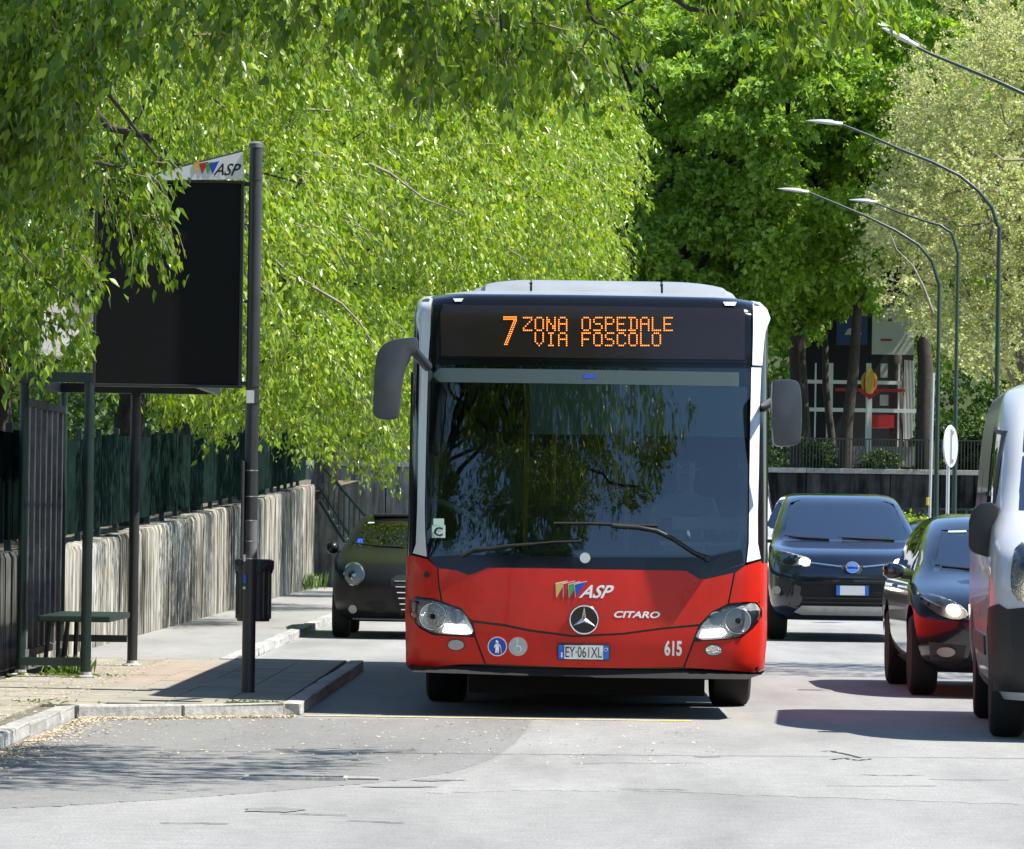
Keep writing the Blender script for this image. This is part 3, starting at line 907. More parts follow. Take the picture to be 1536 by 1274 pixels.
G().box(bc.x - .03, bc.x + .03, PY_ + .05, PY_ + .1, .75, .95).obj('bracket', M['black_metal'], bi, world=True)

# ---------------------------------------------------------------- street lamps
def street_lamp(label, Y, head, bend, pole_x, arm_pts, group='street lamps along the right kerb'):
    """pixel track of head and arm at distance Y, pole straight down to the ground"""
    base = W(pole_x, arm_pts[-1][1], Y)
    r = thing('street_lamp', label, 'street lamp', (base.x, Y, 0), 0, group)
    P = [W(x, y, Y) for x, y in arm_pts]
    n_ = len(P)
    G().tube(P, [.022 + .013 * i / (n_ - 1) for i in range(n_)], 10).obj('arm', M['lamp_green'], r, smooth=50, world=True)
    zt_ = P[-1].z
    G().tube([(base.x, Y, zt_), (base.x, Y, zt_ * .55), (base.x, Y, 1.2), (base.x, Y, 0)], [.036, .043, .054, .062], 14).obj('pole', M['lamp_green'], r, smooth=50, world=True)
    G().lathe([(.1, 0), (.1, .5), (.085, .54)], (base.x, Y, 0), 'Z', 14).obj('base_sleeve', M['lamp_green'], r, smooth=40, world=True)
    (hx0, hy0), (hx1, hy1) = head
    a, b = W(hx0, hy0, Y), W(hx1, hy1, Y)
    L = (b - a).length; d = (b - a).normalized(); up = Vector((-d.z, 0, d.x))
    if up.z < 0: up = -up
    prof = [(0, .0, .006), (.12, .02, .05), (.35, .045, .12), (.6, .06, .15), (.72, .06, .14), (.76, .045, .08), (1.0, .045, .05)]
    vs, fs = [], []
    n = 12
    for t_, h, w in prof:
        c = a + d * L * t_
        for k in range(n):
            an = 2 * math.pi * k / n
            zz_ = math.sin(an); zz_ = zz_ * h if zz_ > 0 else zz_ * h * .4
            vs.append(c + up * zz_ + Vector((0, math.cos(an) * w, 0)))
    for i in range(len(prof) - 1):
        for k in range(n):
            fs.append((i * n + k, i * n + (k + 1) % n, (i + 1) * n + (k + 1) % n, (i + 1) * n + k))
    fs += [tuple(range(n)), tuple(range((len(prof) - 1) * n, len(prof) * n))]
    G().add(vs, fs).obj('lamp_head', M['lamp_grey'], r, smooth=50, world=True)
    return r
street_lamp('nearest street lamp, its green arm reaching in at the top right corner', 67, ((1318, 40), (1376, 70)), None, 1617, ((1374, 70), (1396, 81), (1450, 103), (1500, 124), (1560, 152), (1600, 185), (1615, 220)))
street_lamp('street lamp with the highest pale head and long arm across the pale tree', 79, ((1208, 181), (1264, 187)), None, 1499, ((1262, 187), (1300, 202), (1350, 224), (1400, 244), (1440, 264), (1468, 287), (1488, 312), (1497, 340)))
street_lamp('street lamp with its pale head farthest left above the parked cars', 91, ((1165, 283), (1213, 289)), None, 1409, ((1211, 288), (1250, 304), (1300, 325), (1345, 347), (1378, 368), (1398, 392), (1408, 425)))
street_lamp('farthest and smallest street lamp, arm half hidden by the pale tree', 99, ((1272, 300), (1316, 304)), None, 1437, ((1314, 305), (1350, 319), (1385, 331), (1410, 338), (1428, 350), (1436, 378)))

# slim pole with yellow band, round sign seen from behind
c = W(1393, 780, 84)
po = thing('slim_pole', 'slim grey pole with a yellow band beside the green lamp pole', 'pole', (c.x, 84, 0))
G().tube([(c.x, 84, 0), (W(1400, 560, 84).x, 84, W(1400, 560, 84).z)], .028, 8).obj('shaft', M['steel'], po, smooth=40, world=True)
z_ = W(1392, 752, 84).z
G().lathe([(.034, z_ - .07), (.034, z_ + .07)], (W(1392, 752, 84).x, 84, 0), 'Z', 10).obj('yellow_band', M['road_yellow_fresh'], po, world=True)
c = W(1425, 670, 66)
rs = thing('road_sign', 'round road sign seen from its pale back on a slim grey post', 'road sign', (c.x, 66, 0))
G().tube([(c.x - .02, 66.03, 0), (c.x - .02, 66.03, c.z + .25)], .026, 10).obj('post', M['steel'], rs, smooth=40, world=True)
disc = G().lathe([(.295, -.012), (.305, 0), (.295, .012)], (0, 0, 0), 'Y', 36).obj('sign_disc', M['lamp_grey'], rs, smooth=40)
disc.location = (.0, -.06, c.z); disc.rotation_euler = (0, 0, math.radians(66))
rg = G().box(-.02, .02, -.05, -.02, -.24, .24).obj('channel', M['steel'], rs); rg.location = (0, -.05, c.z); rg.rotation_euler = (0, 0, math.radians(0))
for dz in (-.2, .2):
    G().box(-.09, .05, -.04, .045, c.z + dz - .02, c.z + dz + .02).obj('bracket', M['steel'], rs)

# ================================================================ TREES
def leaf_arrays(A, out, L, per, droop, size, rs, spread=.35, wratio=.48, up=0.):
    """A: twig roots (n,3); out: unit outward (n,3); L twig lengths; returns leaf base, direction, side, length"""
    n = len(A)
    t = rs.uniform(.08, 1, (n, per))
    o = out[:, None, :]
    P = A[:, None, :] + o * (L[:, None, None] * (t * (1 - .35 * droop * t))[..., None])
    P[..., 2] -= (L[:, None] * droop * t ** 2 * .9) - up * L[:, None] * t
    P += rs.normal(0, .025, P.shape)
    D = o * .45 * (1 - droop * .5) + rs.normal(0, spread, P.shape)
    D[..., 2] -= droop * 1.15
    D /= np.linalg.norm(D, axis=-1, keepdims=True) + 1e-9
    R = rs.normal(0, 1, P.shape)
    S = np.cross(D, R); S /= np.linalg.norm(S, axis=-1, keepdims=True) + 1e-9
    ln = size * rs.uniform(.42, 1.3, (n, per))
    return P.reshape(-1, 3), D.reshape(-1, 3), S.reshape(-1, 3), ln.ravel(), wratio

def leaves_to_mesh(name, P, D, S, ln, wr, m, tris=4):
    U = np.cross(S, D)
    l = ln[:, None]; w = l * wr
    n = len(P)
    if tris == 4:
        V = np.stack([P, P + D * l * .34 - S * w * .5 + U * w * .16, P + D * l * .42 - U * w * .02, P + D * l * .34 + S * w * .5 + U * w * .16, P + D * l - U * l * .06], 1)
        f = np.array([0, 2, 1, 0, 3, 2, 1, 2, 4, 2, 3, 4])
        nv = 5
    else:
        V = np.stack([P, P + D * l * .4 - S * w * .5, P + D * l * .4 + S * w * .5 + U * w * .3, P + D * l], 1)
        f = np.array([0, 2, 1, 1, 2, 3]); nv = 4
    idx = (np.arange(n)[:, None] * nv + f[None, :]).ravel()
    return fast_mesh(name, V.reshape(-1, 3), idx, 3, m)

def clumps_in(c, R, n, rs, inner=.45, keep=None):
    out = []
    tries = 0
    while len(out) < n and tries < 60:
        d = rs.normal(0, 1, (n * 2, 3)); d /= np.linalg.norm(d, axis=1, keepdims=True)
        r = rs.uniform(inner ** 2, 1, (n * 2, 1)) ** .5
        p = np.array(c) + d * r * np.array(R)
        if keep is not None: p = p[keep(p)]
        out += list(p); tries += 1
    return np.array(out[:n])

def crown(cl, rad, twigs, per, size, droop, rs, keep=None, center=None, flat=.75, L=(.25, .6), spread=.35, wr=.48, up=0., spacefn=None):
    """leafy twigs around clump centres"""
    n = len(cl)
    ci = rs.integers(0, n, twigs)
    d = rs.normal(0, 1, (twigs, 3)); d /= np.linalg.norm(d, axis=1, keepdims=True)
    rr = rs.uniform(.3, 1, (twigs, 1)) ** .6
    A = cl[ci] + d * rr * rad * np.array([1, 1, flat]) * rs.uniform(.7, 1.2, (twigs, 1))
    if center is not None:
        o = A - np.array(center); o[:, 2] *= .4
        o /= np.linalg.norm(o, axis=1, keepdims=True) + 1e-9
        out = d * .8 + o * .7
    else:
        out = d
    out[:, 2] *= .45
    out /= np.linalg.norm(out, axis=1, keepdims=True) + 1e-9
    Ls = rs.uniform(L[0], L[1], twigs)
    if keep is not None:
        tipP = A + out * Ls[:, None] * .5; tipP[:, 2] -= Ls * droop * .7
        k = keep(A) & keep(tipP)
        A, out, Ls = A[k], out[k], Ls[k]
    return A, out, Ls, leaf_arrays(A, out, Ls, per, droop, size, rs, spread, wr, up)

def twig_mesh(name, A, out, L, droop, m, rs, frac=.4, r=.004, up=0.):
    k = rs.random(len(A)) < frac
    A, out, L = A[k], out[k], L[k]
    ts = (0, .35, .7, 1.)
    n = len(A)
    rings = []
    for t in ts:
        c = A + out * (L * (t * (1 - .35 * droop * t)))[:, None]
        c[:, 2] -= L * droop * t * t * .9 - up * L * t
        rad = r * (1.1 - t * .7)
        for k_ in range(3):
            a = k_ * 2.094
            rings.append(c + np.array([math.cos(a) * rad, math.sin(a) * rad, math.sin(a + 1) * rad]))
    V = np.stack(rings, 1).reshape(-1, 3)
    f = []
    for i in range(3):
        for k_ in range(3):
            k2 = (k_ + 1) % 3
            f += [i * 3 + k_, i * 3 + k2, (i + 1) * 3 + k2, (i + 1) * 3 + k_]
    idx = (np.arange(n)[:, None] * 12 + np.array(f)[None, :]).ravel()
    return fast_mesh(name, V, idx, 4, m)

def wob(a, b, n, amp, rs, sag=0.):
    a, b = np.array(a, float), np.array(b, float)
    pts = []
    for i in range(n + 1):
        t = i / n
        p = a + (b - a) * t
        e = math.sin(math.pi * t)
        p = p + rs.normal(0, amp, 3) * e
        p[2] += sag * e
        pts.append(Vector(p))
    return pts

def make_tree(name, label, base, top, r0, bark, limbs, cl, group, rs, base_z=0., limb_r=.07, fork=.35):
    """trunk and limbs reaching to clump centres; returns the thing"""
    t = thing(name, label, 'tree', (base[0], base[1], base_z), 0, group)
    tr = wob((base[0], base[1], base_z - .2), top, 6, .05, rs)
    G().tube(tr, [r0 * (1.25 if i == 0 else 1 - .6 * i / 6) for i in range(7)], 12).obj('trunk', bark, t, smooth=60, world=True)
    idx = rs.permutation(len(cl))[:limbs]
    for k in idx:
        f = rs.uniform(fork, 1.0)
        i = f * 6; i0 = min(int(i), 5); s = tr[i0].lerp(tr[i0 + 1], i - i0)
        e = cl[k]
        pts = wob(s, e, 7, .12, rs, sag=.25)
        rr = limb_r * rs.uniform(.6, 1.1)
        G().tube(pts, [rr * (1 - .85 * j / 7) for j in range(8)], 7).obj('limb', bark, t, smooth=60, world=True)
    return t

def world_mesh(name, me, parent, kind='stuff'):
    """mesh given in world space, put under a thing"""
    o = link(name, me, parent)
    inv = root_of(parent).matrix_basis.inverted()
    me.transform(inv)
    if kind: o['kind'] = kind
    return o

def interp(x, xs, ys): return np.interp(x, xs, ys)

# ---- near trees (drooping pointed leaves), overhanging the top of the view
rs = np.random.default_rng(11)
# edge of the near foliage: lowest pixel row reached at each column
NX = [-400, 0, 60, 120, 150, 175, 200, 235, 262, 268, 300, 330, 400, 500, 560, 620, 700, 760, 820, 900, 960, 1010, 1080, 1150, 1200, 1260, 1310, 1350, 1400, 1425, 1475, 1490]
NY = [700, 585, 560, 520, 470, 400, 430, 440, 400, 290, 290, 150, 120, 95, 110, 165, 175, 180, 165, 175, 150, 95, 60, 70, 105, 110, 95, 108, 92, 50, 30, -60]
def keep_near(p):
    x, y = to_px(p)
    lim = interp(x, NX, NY)
    ok = (y < lim - 4) & (x < 1480)
    # let light and the sign through between the two masses
    gap = (x > 262) & (x < 390) & (y > 215)
    hole = (x > 125) & (x < 420) & (y > 115) & (y < 225) & (rs.random(len(x)) < .93)
    hole2 = (x > 380) & (x < 620) & (y > 60) & (rs.random(len(x)) < .55)
    hole3 = (x > 880) & (x < 1180) & (y > 30) & (rs.random(len(x)) < .35)
    veil = (x > 138) & (x < 300) & (y > 225) & (rs.random(len(x)) < .5)
    thin_ = (x < 140) & (y > 300) & (rs.random(len(x)) < .3)
    return ok & ~gap & ~veil & ~thin_ & ~hole & ~hole2 & ~hole3

c1 = (-4.0, 30.2, 4.6)
def k1(p):
    x, y = to_px(p)
    return keep_near(p) & (p[:, 0] < -1.5) & (p[:, 1] > 28.4)
cl1 = clumps_in(c1, (2.4, 3.2, 3.4), 130, rs, .2, k1)
tA = make_tree('hackberry_tree', 'nearest tree with drooping pointed leaves hanging in front of the blank board', (-6.1, 26.0), (-4.6, 27.0, 5.5), .17, M['bark_dark'], 14, cl1, 'drooping trees along the garden wall', rs, .9)
A, o_, L_, lf = crown(cl1, .5, 5200, 13, .088, .75, rs, k1, c1)
# the spray that hangs in front of the board
spA = np.array([tuple(W(x, y, 29.5 + d)) for x, y, d in ((170, 265, 0), (205, 285, .1), (232, 300, .2), (195, 330, 0), (222, 345, .1), (180, 300, .2), (240, 350, 0), (210, 300, .3), (285, 240, .1), (300, 225, 0), (230, 255, .2), (60, 480, 0), (20, 500, 0), (120, 400, 0), (160, 350, 0))])
A2, o2, L2, lf2 = crown(spA, .13, 620, 9, .082, .95, rs, k1, c1, L=(.22, .5), spread=.28)
Pn, Dn, Sn, ln_, wr_ = [np.concatenate([a, b]) if i < 4 else a for i, (a, b) in enumerate(zip(lf, lf2))]
px_, py_ = to_px(Pn)
vis = (px_ > 0) & (px_ < 420) & (py_ > 0) & (py_ < 600)
order = np.argsort(np.where(vis, Pn[:, 1] - (np.arange(len(Pn)) > len(lf[0])) * 1.5, 1e9))
single = order[:300]
rest = np.ones(len(Pn), bool); rest[single] = False
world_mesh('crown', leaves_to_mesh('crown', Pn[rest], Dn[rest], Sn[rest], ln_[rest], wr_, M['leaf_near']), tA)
lm = leaves_to_mesh('leaf', np.zeros((1, 3)), np.array([[0, 1., 0]]), np.array([[1., 0, 0]]), np.array([1.]), wr_, M['leaf_near'])
def single_leaves(idx, P, D, S, ln, par):
    inv = par.matrix_basis.inverted()
    for i in idx:
        o = link('leaf', lm, par)
        U = np.cross(S[i], D[i])
        Mx = Matrix(((S[i][0], D[i][0], U[0], P[i][0]), (S[i][1], D[i][1], U[1], P[i][1]), (S[i][2], D[i][2], U[2], P[i][2]), (0, 0, 0, 1)))
        o.matrix_basis = inv @ Mx @ Matrix.Scale(float(ln[i]), 4)
single_leaves(single, Pn, Dn, Sn, ln_, tA)
world_mesh('twigs', twig_mesh('twigs', np.concatenate([A, A2]), np.concatenate([o_, o2]), np.concatenate([L_, L2]), .75, M['twig'], rs, .5), tA)

# second near tree: long boughs over the road along the top
c2 = (-1.0, 24.8, 6.6)
def k2(p):
    return (p[:, 1] < 27.6) & keep_near(p) & (p[:, 0] < -4.0 + 1.75 * (p[:, 2] - .9)) & (p[:, 0] < 2.75)
cl2 = clumps_in(c2, (3.9, 2.2, 3.0), 200, rs, .1, k2)
low = np.array([tuple(W(x, y, 25.2 + rs.uniform(0, 1.8))) for x, y in [(rs.uniform(-40, 130), rs.uniform(0, 210)) for _ in range(26)] + [(rs.uniform(1300, 1410), rs.uniform(25, 85)) for _ in range(16)]] + [tuple(W(x, y, 24.5 + rs.uniform(0, 3))) for x, y in ((430, 30), (480, 60), (560, 60), (640, 90), (690, 120), (740, 110), (800, 110), (860, 120), (900, 90), (1190, 20), (1230, 50), (1270, 55), (1310, 40), (1350, 50), (1390, 25), (1430, 5), (600, 20), (700, 40), (820, 40), (680, 70), (780, 70), (860, 50), (1210, 60), (1330, 70), (1250, 30), (1290, 20), (1330, 20), (1370, 20), (1400, 30), (1420, 20), (1445, 5), (1380, 60), (1400, 55), (1240, 75), (1280, 75), (1150, 10), (1110, 0))])
tB = make_tree('hackberry_tree', 'tree whose shaded leafy boughs reach over the road along the top of the view', (-6.3, 24.0), (-3.6, 25.0, 6.2), .2, M['bark_dark'], 16, cl2, 'drooping trees along the garden wall', rs, .9, .07)
for pts, r in (((( -4.0, 25, 6.0), W(700, -60, 26), W(1000, -10, 26), W(1035, 14, 26), W(1110, 21, 26), W(1195, 23, 26), W(1260, 40, 26)), .022),
               ((W(730, -60, 25.4), W(750, 20, 25.4), W(757, 90, 25.4), W(772, 180, 25.4)), .010), ((W(790, -50, 25.6), W(765, 50, 25.6), W(752, 120, 25.6)), .014),
               ((W(860, -60, 25), W(890, 30, 25), W(930, 60, 25)), .016), ((W(985, -20, 26), W(900, 30, 26), W(830, 140, 26)), .009)):
    G().tube(pts, [r * (1 - .6 * i / (len(pts) - 1)) for i in range(len(pts))], 7).obj('limb', M['bark_dark'], tB, smooth=60, world=True)
A, o_, L_, lfa = crown(cl2, .55, 5200, 12, .09, .7, rs, k2, c2)
A2, o2, L2, lfb = crown(low, .30, 3000, 11, .085, .8, rs, k2, c2, L=(.2, .45))
Pn, Dn, Sn, ln_ = [np.concatenate([a, b]) for a, b in zip(lfa[:4], lfb[:4])]
px_, py_ = to_px(Pn)
vis = (px_ > 400) & (px_ < 1480) & (py_ > 0) & (py_ < 180)
order = np.argsort(np.where(vis, Pn[:, 1] - (px_ > 1100) * .6, 1e9))
single = order[:300]
rest = np.ones(len(Pn), bool); rest[single] = False
world_mesh('crown', leaves_to_mesh('crown', Pn[rest], Dn[rest], Sn[rest], ln_[rest], .48, M['leaf_near']), tB)
single_leaves(single, Pn, Dn, Sn, ln_, tB)
world_mesh('twigs', twig_mesh('twigs', np.concatenate([A, A2]), np.concatenate([o_, o2]), np.concatenate([L_, L2]), .75, M['twig'], rs, .5), tB)

# ---- the row along the wall, further off
MX = [-200, 0, 100, 140, 200, 240, 300, 330, 360, 380, 400, 440, 500, 560, 590, 606, 700, 800, 900, 935, 960, 1000, 1022, 1030]
MY = [600, 590, 590, 590, 600, 640, 660, 700, 640, 650, 680, 690, 705, 725, 730, 690, 640, 560, 480, 420, 380, 350, 300, 120]
RX = [100, 200, 300, 330, 420, 470]      # right edge by row
RYv = [905, 985, 1022, 1000, 945, 930]
def keep_mid(xmax):
    def f(p):
        x, y = to_px(p)
        jit = rs.uniform(-14, 10, len(x))
        ok = (y < interp(x, MX, MY) + jit) & (x < interp(y, RX, RYv) + jit * 2.4 - 8 + 16 * np.sin(p[:, 2] * 3.1 + p[:, 1])) & (p[:, 0] < xmax(p))
        return ok
    return f
mids = [
    # base (x, y), crown centre, radii, clumps, twigs, leaf size, label
    ((-5.9, 49), (-5.6, 47.5, 5.6), (3.2, 4.0, 4.0), 60, 5200, .10, 'drooping tree just behind the blank board'),
    ((-5.3, 58), (-4.2, 57, 5.6), (3.4, 4.2, 4.4), 66, 8200, .10, 'second drooping tree of the row, seen between board and bus'),
    ((-5.4, 68), (-3.6, 67, 6.0), (3.8, 4.0, 4.9), 76, 8600, .10, 'third drooping tree of the row, its lit leaves hanging low over the small black car'),
    ((-5.3, 80), (-2.8, 79, 6.6), (4.4, 4.0, 5.2), 80, 8600, .11, 'fourth tree of the row, rising straight behind the left half of the bus roof'),
    ((-4.6, 93), (-1.4, 90, 8.0), (3.8, 4.0, 5.6), 74, 7600, .12, 'last and yellowest tree of the row, ending above the middle of the bus'),
]
for i, (bs, cc, R, nc, tw, sz, lab) in enumerate(mids):
    if bs[1] < 60: xm = lambda p: -3.3 + .72 * (p[:, 2] - 1)
    elif bs[1] < 75: xm = lambda p: -2.3 + .75 * (p[:, 2] - 1)
    else: xm = lambda p: 2.6 + 0 * p[:, 2]
    kf = keep_mid(xm)
    cl = clumps_in(cc, R, nc, rs, .5, kf)
    t = make_tree('hackberry_tree', lab, bs, (bs[0] * .75 + cc[0] * .25, bs[1], cc[2] + .5), .24, M['bark_dark'] if i < 3 else M['bark'], 22, cl, 'drooping trees along the garden wall', rs, wtop(bs[1]) - .2, .06)
    A, o_, L_, lf = crown(cl, .8, tw, 12, sz, .7, rs, kf, cc, L=(.3, .7))
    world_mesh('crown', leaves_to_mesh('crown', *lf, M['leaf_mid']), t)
    world_mesh('twigs', twig_mesh('twigs', A, o_, L_, .7, M['bark_pale'], rs, .25, .006), t)

# a few pale bare boughs that show among the leaves of the row
row = [o for o in COL.objects if o.get('group') == 'drooping trees along the garden wall']
for Yb, pts in ((55, ((555, 245), (585, 262), (610, 280), (640, 300), (665, 308), (700, 325))), (57, ((455, 165), (500, 167), (560, 165))), (60, ((690, 215), (740, 218), (760, 216))),
                (54, ((470, 430), (510, 455), (540, 485), (560, 520))), (56, ((400, 380), (430, 410), (470, 430))), (62, ((740, 330), (752, 350), (760, 372), (790, 390)))):
    pp = [W(x + random.uniform(-3, 3), y + random.uniform(-2, 2), Yb - 3.2) for x, y in pts]
    G().tube(pp, [.018 * (1.2 - .8 * i / (len(pp) - 1)) for i in range(len(pp))], 6).obj('limb', M['bark_pale'], row[3], smooth=60, world=True)

# ---- big trees of the park
rs = np.random.default_rng(23)
def park_keep(p):
    x, y = to_px(p)
    win = (x > 1242) & (x < 1378) & (y > 468) & (y < 700)
    win2 = (x > 1195) & (x < 1400) & (y > 560)
    rnd = rs.random(len(x))
    low_ = interp(x, [900, 1150, 1200, 1240, 1300, 1400, 1450, 1560], [500, 560, 600, 570, 500, 560, 640, 600])
    return ~(win & (rnd < .84)) & ~(win2 & (rnd < .86)) & (y < low_ + rs.normal(0, 14, len(x)))
parks = [
    ((3.2, 114), (2.9, 113, 9.6), (3.4, 4.0, 6.0), 100, 6800, 'leaf_far', 'broad green tree of the park rising right behind the bus roof'),
    ((6.25, 118), (5.8, 112, 11.2), (3.6, 3.6, 5.2), 110, 7200, 'leaf_far', 'tall green park tree with layered leaf clusters left of the lamp heads'),
    ((8.9, 121), (8.6, 118, 9.0), (3.4, 3.6, 5.2), 70, 3600, 'leaf_far', 'park tree behind the pavilion, its thick dark trunk right of the white lattice'),
]
for bs, cc, R, nc, tw, lm_, lab in parks:
    cl = clumps_in(cc, R, nc, rs, .55, park_keep)
    t = make_tree('park_tree', lab, bs, (bs[0] - .2, bs[1], cc[2] + 1), .26, M['bark_dark'], 26, cl, 'big trees in the park', rs, 2.62, .11, .45)
    A, o_, L_, lf = crown(cl, .62, tw, 12, .165, .35, rs, park_keep, cc, flat=.42, L=(.25, .6), spread=.5, wr=.62)
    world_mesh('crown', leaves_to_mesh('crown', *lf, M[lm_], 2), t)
# two slimmer trunks of the park
for (xb, yb, xt, yt, Yd, r, lab) in ((1266, 690, 1289, 440, 113.5, .16, 'leaning dark trunk in front of the pavilion'), (1389, 690, 1383, 430, 114, .23, 'thick dark trunk right of the pavilion lattice'),
                                     (1203, 600, 1196, 440, 116, .10, 'thin leaning trunk left of the pavilion'), (1250, 560, 1238, 420, 119, .11, 'slender trunk behind the blue panel')):
    a, b = W(xb, yb, Yd), W(xt, yt, Yd)
    base = a + (a - b) * ((a.z - 2.6) / (b.z - a.z)) if a.z > 2.6 else a
    base = Vector((a.x, Yd, 2.6))
    top = b + (b - a) * .9
    cl = np.array([(top.x + rs.normal(0, 1.0), Yd + rs.normal(0, 1.0), top.z + rs.uniform(-.5, 2.2)) for _ in range(22)])
    t = make_tree('park_tree', lab, (base.x, Yd), tuple(top), r, M['bark_dark'], 9, cl, 'big trees in the park', rs, 2.62, .06, .5)
    A, o_, L_, lf = crown(cl, .6, 700, 12, .17, .4, rs, park_keep, None, flat=.5, spread=.5, wr=.6)
    world_mesh('crown', leaves_to_mesh('crown', *lf, M['leaf_far'], 2), t)

# ---- pale tree in early leaf on the right
rs = np.random.default_rng(31)
def pale_keep(p):
    x, y = to_px(p)
    left = interp(y, [-100, 0, 100, 200, 300, 400, 480, 560, 640], [1440, 1400, 1350, 1330, 1300, 1290, 1340, 1420, 1470])
    return (x > left + rs.normal(0, 14, len(x))) & (y < interp(x, [1280, 1330, 1400, 1450, 1540], [430, 470, 520, 560, 600]) + rs.normal(0, 12, len(x)))
for bs, cc, R, nc, tw, lab in (((10.6, 105), (9.2, 103, 8.6), (3.3, 3.0, 6.2), 120, 8200, 'pale tree in early leaf behind the street lamps at the right edge'),
                               ((11.6, 109), (10.8, 109, 9.5), (3.2, 3.0, 6.4), 70, 4200, 'second pale tree in early leaf, farther right and behind')):
    cl = clumps_in(cc, R, nc, rs, .3, pale_keep)
    t = make_tree('plane_tree', lab, bs, (bs[0] - .1, bs[1], cc[2] + 2), .2, M['bark_pale'], 40, cl, 'pale trees at the right', rs, 0, .06, .4)
    A, o_, L_, lf = crown(cl, .7, int(tw * .75), 12, .085, .2, rs, pale_keep, cc, L=(.25, .6), spread=.7, wr=.75)
    world_mesh('crown', leaves_to_mesh('crown', *lf, M['leaf_pale'], 2), t)
    world_mesh('twigs', twig_mesh('twigs', A, o_, L_, .2, M['bark_pale'], rs, .5, .010), t)

for pts in (((1400, 470), (1385, 430), (1370, 400), (1345, 375), (1335, 350)), ((1536, 240), (1505, 240), (1490, 228))):
    pp = [W(x, y, 98.5) for x, y in pts]
    G().tube(pp, [.03 * (1.2 - .8 * i / (len(pp) - 1)) for i in range(len(pp))], 6).obj('limb', M['bark_pale'], t, smooth=60, world=True)
_v = [(x, y, z) for (y, z) in ((141, 2.6), (150, 15), (165, 26), (185, 30)) for x in (-60, -25, 0, 25, 60)]
g = G().add([(x, y + 1.5 * math.sin(x), z + math.sin(x * .7)) for x, y, z in _v], [(i * 5 + k, i * 5 + k + 1, i * 5 + k + 6, i * 5 + k + 5) for i in range(3) for k in range(4)])
tag(g.obj('wooded_hill', M['lawn'], smooth=80), kind='structure')
# ---- far wood that closes the view
rs = np.random.default_rng(41)
nw = 620
cl = np.stack([rs.uniform(-22, 26, nw), rs.uniform(132, 139, nw), rs.uniform(4.0, 20.5, nw)], 1)
A, o_, L_, lf = crown(cl, 1.5, 15000, 12, .30, .3, rs, None, None, flat=.6, L=(.4, 1.0), spread=.6, wr=.65)
tag(link('distant_wood', leaves_to_mesh('distant_wood', *lf, M['leaf_far'], 2)), 'dense green wood far behind the park, closing the view', kind='stuff')
# dark hedge and bushes on the terrace
def bush(name, label, c, R, n, size, m, kind=None, cat='bush'):
    cl = clumps_in(c, R, max(8, n // 30), rs, .1)
    A, o_, L_, lf = crown(cl, min(R) * .5, n, 10, size, .1, rs, None, c, L=(.05, .18), spread=.6, wr=.6)
    me = leaves_to_mesh(name, *lf, m, 2)
    base = (c[0], c[1], c[2] - R[2])
    me.transform(Matrix.Translation((-base[0], -base[1], -base[2])))
    o = link(name, me, loc=base)
    return tag(o, label, cat if kind is None else None, None, kind)
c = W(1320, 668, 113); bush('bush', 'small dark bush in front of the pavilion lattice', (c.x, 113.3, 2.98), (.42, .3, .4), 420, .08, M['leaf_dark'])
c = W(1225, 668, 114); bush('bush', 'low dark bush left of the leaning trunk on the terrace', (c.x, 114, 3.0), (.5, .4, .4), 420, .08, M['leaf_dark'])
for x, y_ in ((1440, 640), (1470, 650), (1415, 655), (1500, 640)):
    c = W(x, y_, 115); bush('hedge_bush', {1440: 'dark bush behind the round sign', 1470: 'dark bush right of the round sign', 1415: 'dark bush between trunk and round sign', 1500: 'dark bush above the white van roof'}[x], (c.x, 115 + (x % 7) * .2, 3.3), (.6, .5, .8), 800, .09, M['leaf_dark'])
c = W(1385, 800, 72); bush('bright_bush', 'bright yellow-green bush between the dark cars by the lamp pole', (c.x, 76, .75), (.5, .45, .75), 700, .07, M['leaf_mid'])
n_ = 160
cl = np.stack([rs.uniform(-1, 14, n_), rs.uniform(122.5, 128, n_), rs.uniform(2.8, 5.6, n_)], 1)
cl[:, 1] += 3.5
A, o_, L_, lf = crown(cl, .9, 2600, 10, .16, .1, rs, None, None, L=(.1, .4), spread=.6, wr=.6)
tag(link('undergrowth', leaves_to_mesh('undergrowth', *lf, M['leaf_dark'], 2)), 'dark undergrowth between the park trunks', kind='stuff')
# dark planting behind the fence at the left
n_ = 240
yy_ = rs.uniform(30, 88, n_)
cl = np.stack([rs.uniform(-9.0, -6.4, n_), yy_, 1.2 + .02 * (yy_ - 43) + rs.uniform(0, 2.6, n_)], 1)
A, o_, L_, lf = crown(cl, .9, 4200, 10, .12, .3, rs, None, None, L=(.1, .5), spread=.5, wr=.6)
tag(link('garden_shrubbery', leaves_to_mesh('garden_shrubbery', *lf, M['leaf_dark'], 2)), 'dark shrubbery in the garden behind the fence', kind='stuff')

